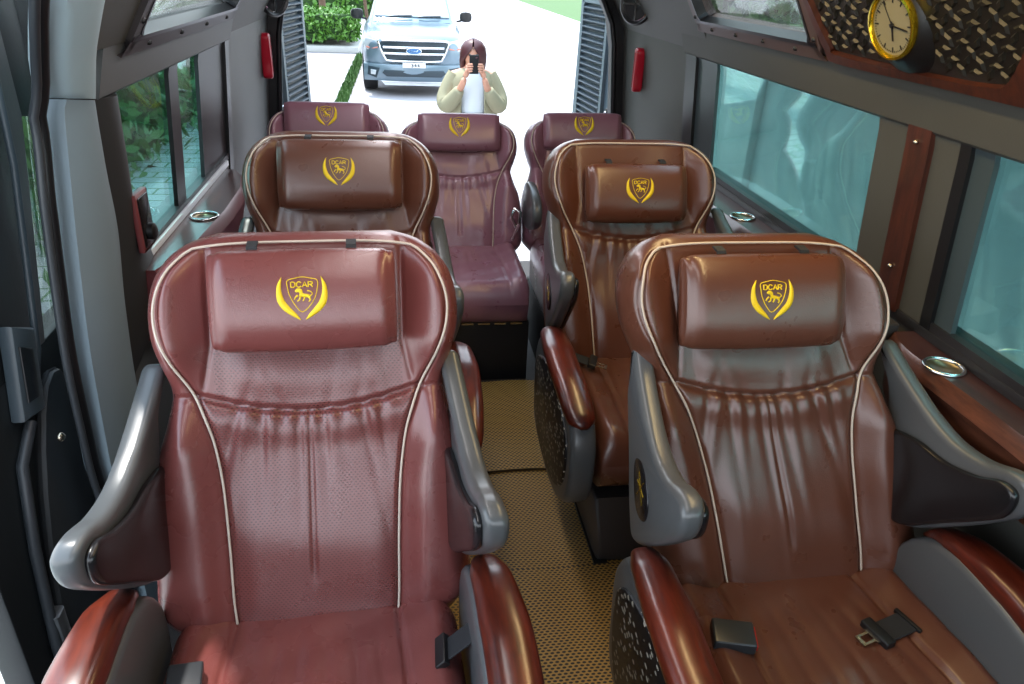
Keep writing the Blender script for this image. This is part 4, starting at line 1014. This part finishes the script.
# facing -Y (towards the van); height 1.6
bv = [(0, 0, .86), (0, 0, 1.02), (0, -.01, 1.18), (0, 0, 1.32), (0, 0, 1.39), (0, -.02, 1.45), (0, -.02, 1.52), (0, -.015, 1.565),
      (-.16, 0, 1.31), (-.235, -.06, 1.10), (-.12, -.22, 1.23), (-.085, -.27, 1.33), (.16, 0, 1.31), (.235, -.06, 1.10), (.12, -.22, 1.23), (.085, -.27, 1.33),
      (-.10, 0, .80), (-.11, -.01, .45), (-.11, .01, .08), (-.11, -.12, .03), (.10, 0, .80), (.11, -.01, .45), (.11, .01, .08), (.11, -.12, .03)]
be = [(0, 1), (1, 2), (2, 3), (3, 4), (4, 5), (5, 6), (6, 7), (3, 8), (8, 9), (9, 10), (10, 11), (3, 12), (12, 13), (13, 14), (14, 15), (0, 16), (16, 17), (17, 18), (18, 19), (0, 20), (20, 21), (21, 22), (22, 23)]
br_ = [(.15, .11), (.13, .10), (.15, .11), (.13, .09), (.05, .05), (.075, .085), (.08, .095), (.05, .06), (.06, .06), .045, .033, .026, (.06, .06), .045, .033, .026, .085, .06, .045, .035, .085, .06, .045, .035]
skinned('body', bv, be, br_, M['skin'], per)
# clothing
def garm(name, rings, mat, ang=80, caps=False): return loft_obj(name, rings, mat, per, caps, ang=ang)
def ov(cx_, cy_, z, a, b, n=28, ph0=0, ph1=2*PI): return [(cx_+a*math.cos(t), cy_+b*math.sin(t), z) for t in np.linspace(ph0, ph1, n, endpoint=(ph1-ph0 < 6.2))]
garm('white_top', [ov(0, 0, z, a, b) for z, a, b in ((.82, .17, .125), (1.0, .15, .115), (1.18, .165, .13), (1.30, .15, .115), (1.36, .085, .075), (1.375, .06, .06))], M['shirt'])
garm('trousers', [ov(0, 0, z, a, b) for z, a, b in ((.72, .19, .13), (.85, .19, .14), (1.0, .16, .125))], M['trousers'])
for s in (-1, 1): garm('trouser_leg', [ov(s*.11, 0, z, a, a) for z, a in ((.08, .075), (.45, .085), (.80, .105))], M['trousers'])
# open jacket: back and sides, front gap; with thickness
rg = []
for z, a, b in ((.84, .235, .17), (.95, .245, .175), (1.05, .24, .17), (1.18, .235, .165), (1.28, .225, .155), (1.34, .185, .13), (1.38, .09, .09)):
    o_ = ov(0, .01, z, a, b, 30, math.radians(-62), math.radians(242)); i_ = ov(0, .01, z, a-.02, b-.02, 30, math.radians(-62), math.radians(242))[::-1]; rg.append(o_+i_)
garm('jacket', rg, M['jacket'], caps=True)
for s in (-1, 1):
    P = [(s*.15, 0, 1.32), (s*.205, -.01, 1.23), (s*.25, -.04, 1.12), (s*.235, -.10, 1.07), (s*.175, -.17, 1.14), (s*.13, -.215, 1.22)]
    garm('sleeve', tube_rings(catmull(P, 4, False), list(np.interp(np.linspace(0, 1, 21), [0, .3, .55, .85, 1], [.078, .078, .080, .062, .045])), 12), M['jacket'], caps=True)
# hair: bob
hr = []
for z, a, b, dy in ((1.33, .105, .06, .05), (1.38, .118, .08, .035), (1.44, .125, .10, .02), (1.50, .123, .115, .0), (1.56, .112, .115, -.005), (1.605, .082, .09, 0), (1.63, .03, .035, 0)):
    ph = math.radians(-68 if z < 1.55 else -91); p2 = math.radians(215 if z < 1.5 else (240 if z < 1.55 else 271)); o_ = ov(.008, dy, z, a, b, 30, ph, p2); i_ = ov(.008, dy, z-.0, a*.8, b*.8, 30, ph, p2)[::-1]; hr.append(o_+i_)
garm('hair', hr, M['hair'], caps=True)
# face details
for s in (-1, 1):
    bm = bmesh.new(); bmesh.ops.create_uvsphere(bm, u_segments=10, v_segments=8, radius=.011, matrix=Matrix.Translation((s*.032, -.108, 1.50))); finish(bm, 'eye', M['black'], per)
tube('nose', [(0, -.108, 1.50), (0, -.128, 1.465)], [.007, .012], M['skin'], per, 8)
tube('mouth', [(-.022, -.104, 1.435), (0, -.11, 1.432), (.022, -.104, 1.435)], .006, plain('lips', srgb(170, 80, 80), .5), per, 6)
# hands: palm + five fingers wrapped round the phone
for s in (-1, 1):
    hv = [(s*.085, -.27, 1.33), (s*.072, -.285, 1.375), (s*.062, -.29, 1.405)]; he = [(0, 1), (1, 2)]; hrr = [.024, (.032, .018), (.032, .015)]
    for i, (dz, ln) in enumerate(((.0, .055), (.02, .065), (.04, .07), (.058, .06))):
        b0 = len(hv); z = 1.385+dz; hv += [(s*.062, -.30, z), (s*.052, -.325, z+.004), (s*(.052-ln*.5), -.332, z+.008)]; he += [(2 if i > 1 else 1, b0), (b0, b0+1), (b0+1, b0+2)]; hrr += [.0105, .0095, .008]
    b0 = len(hv); hv += [(s*.055, -.275, 1.40), (s*.035, -.272, 1.425)]; he += [(1, b0), (b0, b0+1)]; hrr += [.012, .009]
    skinned('hand', hv, he, hrr, M['skin'], per, 1)
ph = finish(box_bm(-.04, .04, -.009, .009, -.078, .078, .006, 3), 'mobile_phone', M['black']); ph.location = (.61, 7.05-.302*.985, G+1.445*.985)
tag(ph, 'black mobile phone held up before the face of the person outside', 'phone')
lathe_o = loft_obj('camera_lens', [[(.02+r*math.cos(a), y, .055+r*math.sin(a)) for a in np.linspace(0, 2*PI, 16, endpoint=False)] for y, r in ((-.008, .012), (-.013, .012), (-.013, .006))], M['chrome'], ph)

# ------------------------------------------------------------------ light
W = bpy.data.worlds.new('world'); S.world = W; W.use_nodes = True; nt = W.node_tree
bg = nt.nodes['Background']; tc = nt.nodes.new('ShaderNodeTexCoord'); sp = nt.nodes.new('ShaderNodeSeparateXYZ'); nt.links.new(tc.outputs['Generated'], sp.inputs[0])
mr_ = nt.nodes.new('ShaderNodeMapRange'); nt.links.new(sp.outputs[2], mr_.inputs[0]); mr_.inputs[1].default_value = -.05; mr_.inputs[2].default_value = .7
nt.links.new(mix_rgb(nt, mr_.outputs[0], (.95, .97, 1, 1), (.62, .80, 1, 1)), bg.inputs[0]); bg.inputs[1].default_value = 2.8
sun = bpy.data.lights.new('sun', 'SUN'); sun.energy = 4.0; sun.angle = math.radians(2); sun.color = (1, .96, .9)
so = bpy.data.objects.new('sun', sun); COL.objects.link(so); so.rotation_euler = Vector((-.20, .32, .93)).to_track_quat('Z', 'Y').to_euler()
def area(name, loc, size, energy, color, rot=(0, 0, 0)):
    l = bpy.data.lights.new(name, 'AREA'); l.shape = 'RECTANGLE'; l.size, l.size_y = size; l.energy = energy; l.color = color
    o = bpy.data.objects.new(name, l); COL.objects.link(o); o.location = loc; o.rotation_euler = rot; return o
area('ceiling_fill', (-.05, 1.0, 1.78), (.12, 1.6), 4, (1, .93, .92))  # unseen fill panel added to brighten the front of the cabin
area('ceiling_fill', (-.05, 2.7, 1.78), (.12, 1.4), 5, (1, .95, 1))  # second added fill, lifts the rear rows; no visible fixture
area('ceiling_lamp_warm', (.66, 1.35, 1.72), (.06, 1.6), 6, (1, .72, .34))

# ------------------------------------------------------------------ camera
f_ = 740.; yaw, pitch, roll = math.radians(8.835888), math.radians(26.970866), .045
right = Vector((math.cos(yaw), -math.sin(yaw), 0)); fwd = Vector((math.sin(yaw)*math.cos(pitch), math.cos(yaw)*math.cos(pitch), -math.sin(pitch))); down = fwd.cross(right)
c, s = math.cos(roll), math.sin(roll)
X_ = right*c-down*s; D_ = right*s+down*c
Mx = Matrix((X_, -D_, -fwd)).transposed().to_4x4(); Mx.translation = (0, 0, 1.55)
cam = bpy.data.cameras.new('camera'); cam.sensor_width = 36; cam.lens = f_/1024*36; cam.clip_start = .02; cam.clip_end = 300
co_ = bpy.data.objects.new('camera', cam); COL.objects.link(co_); co_.matrix_world = Mx; S.camera = co_
S.view_settings.view_transform = 'Standard'; S.view_settings.look = 'None'; S.view_settings.gamma = 1; S.view_settings.exposure = 0.6
S.view_settings.use_curve_mapping = False
try: S.cycles.max_bounces = 10; S.cycles.transparent_max_bounces = 12
except Exception: pass
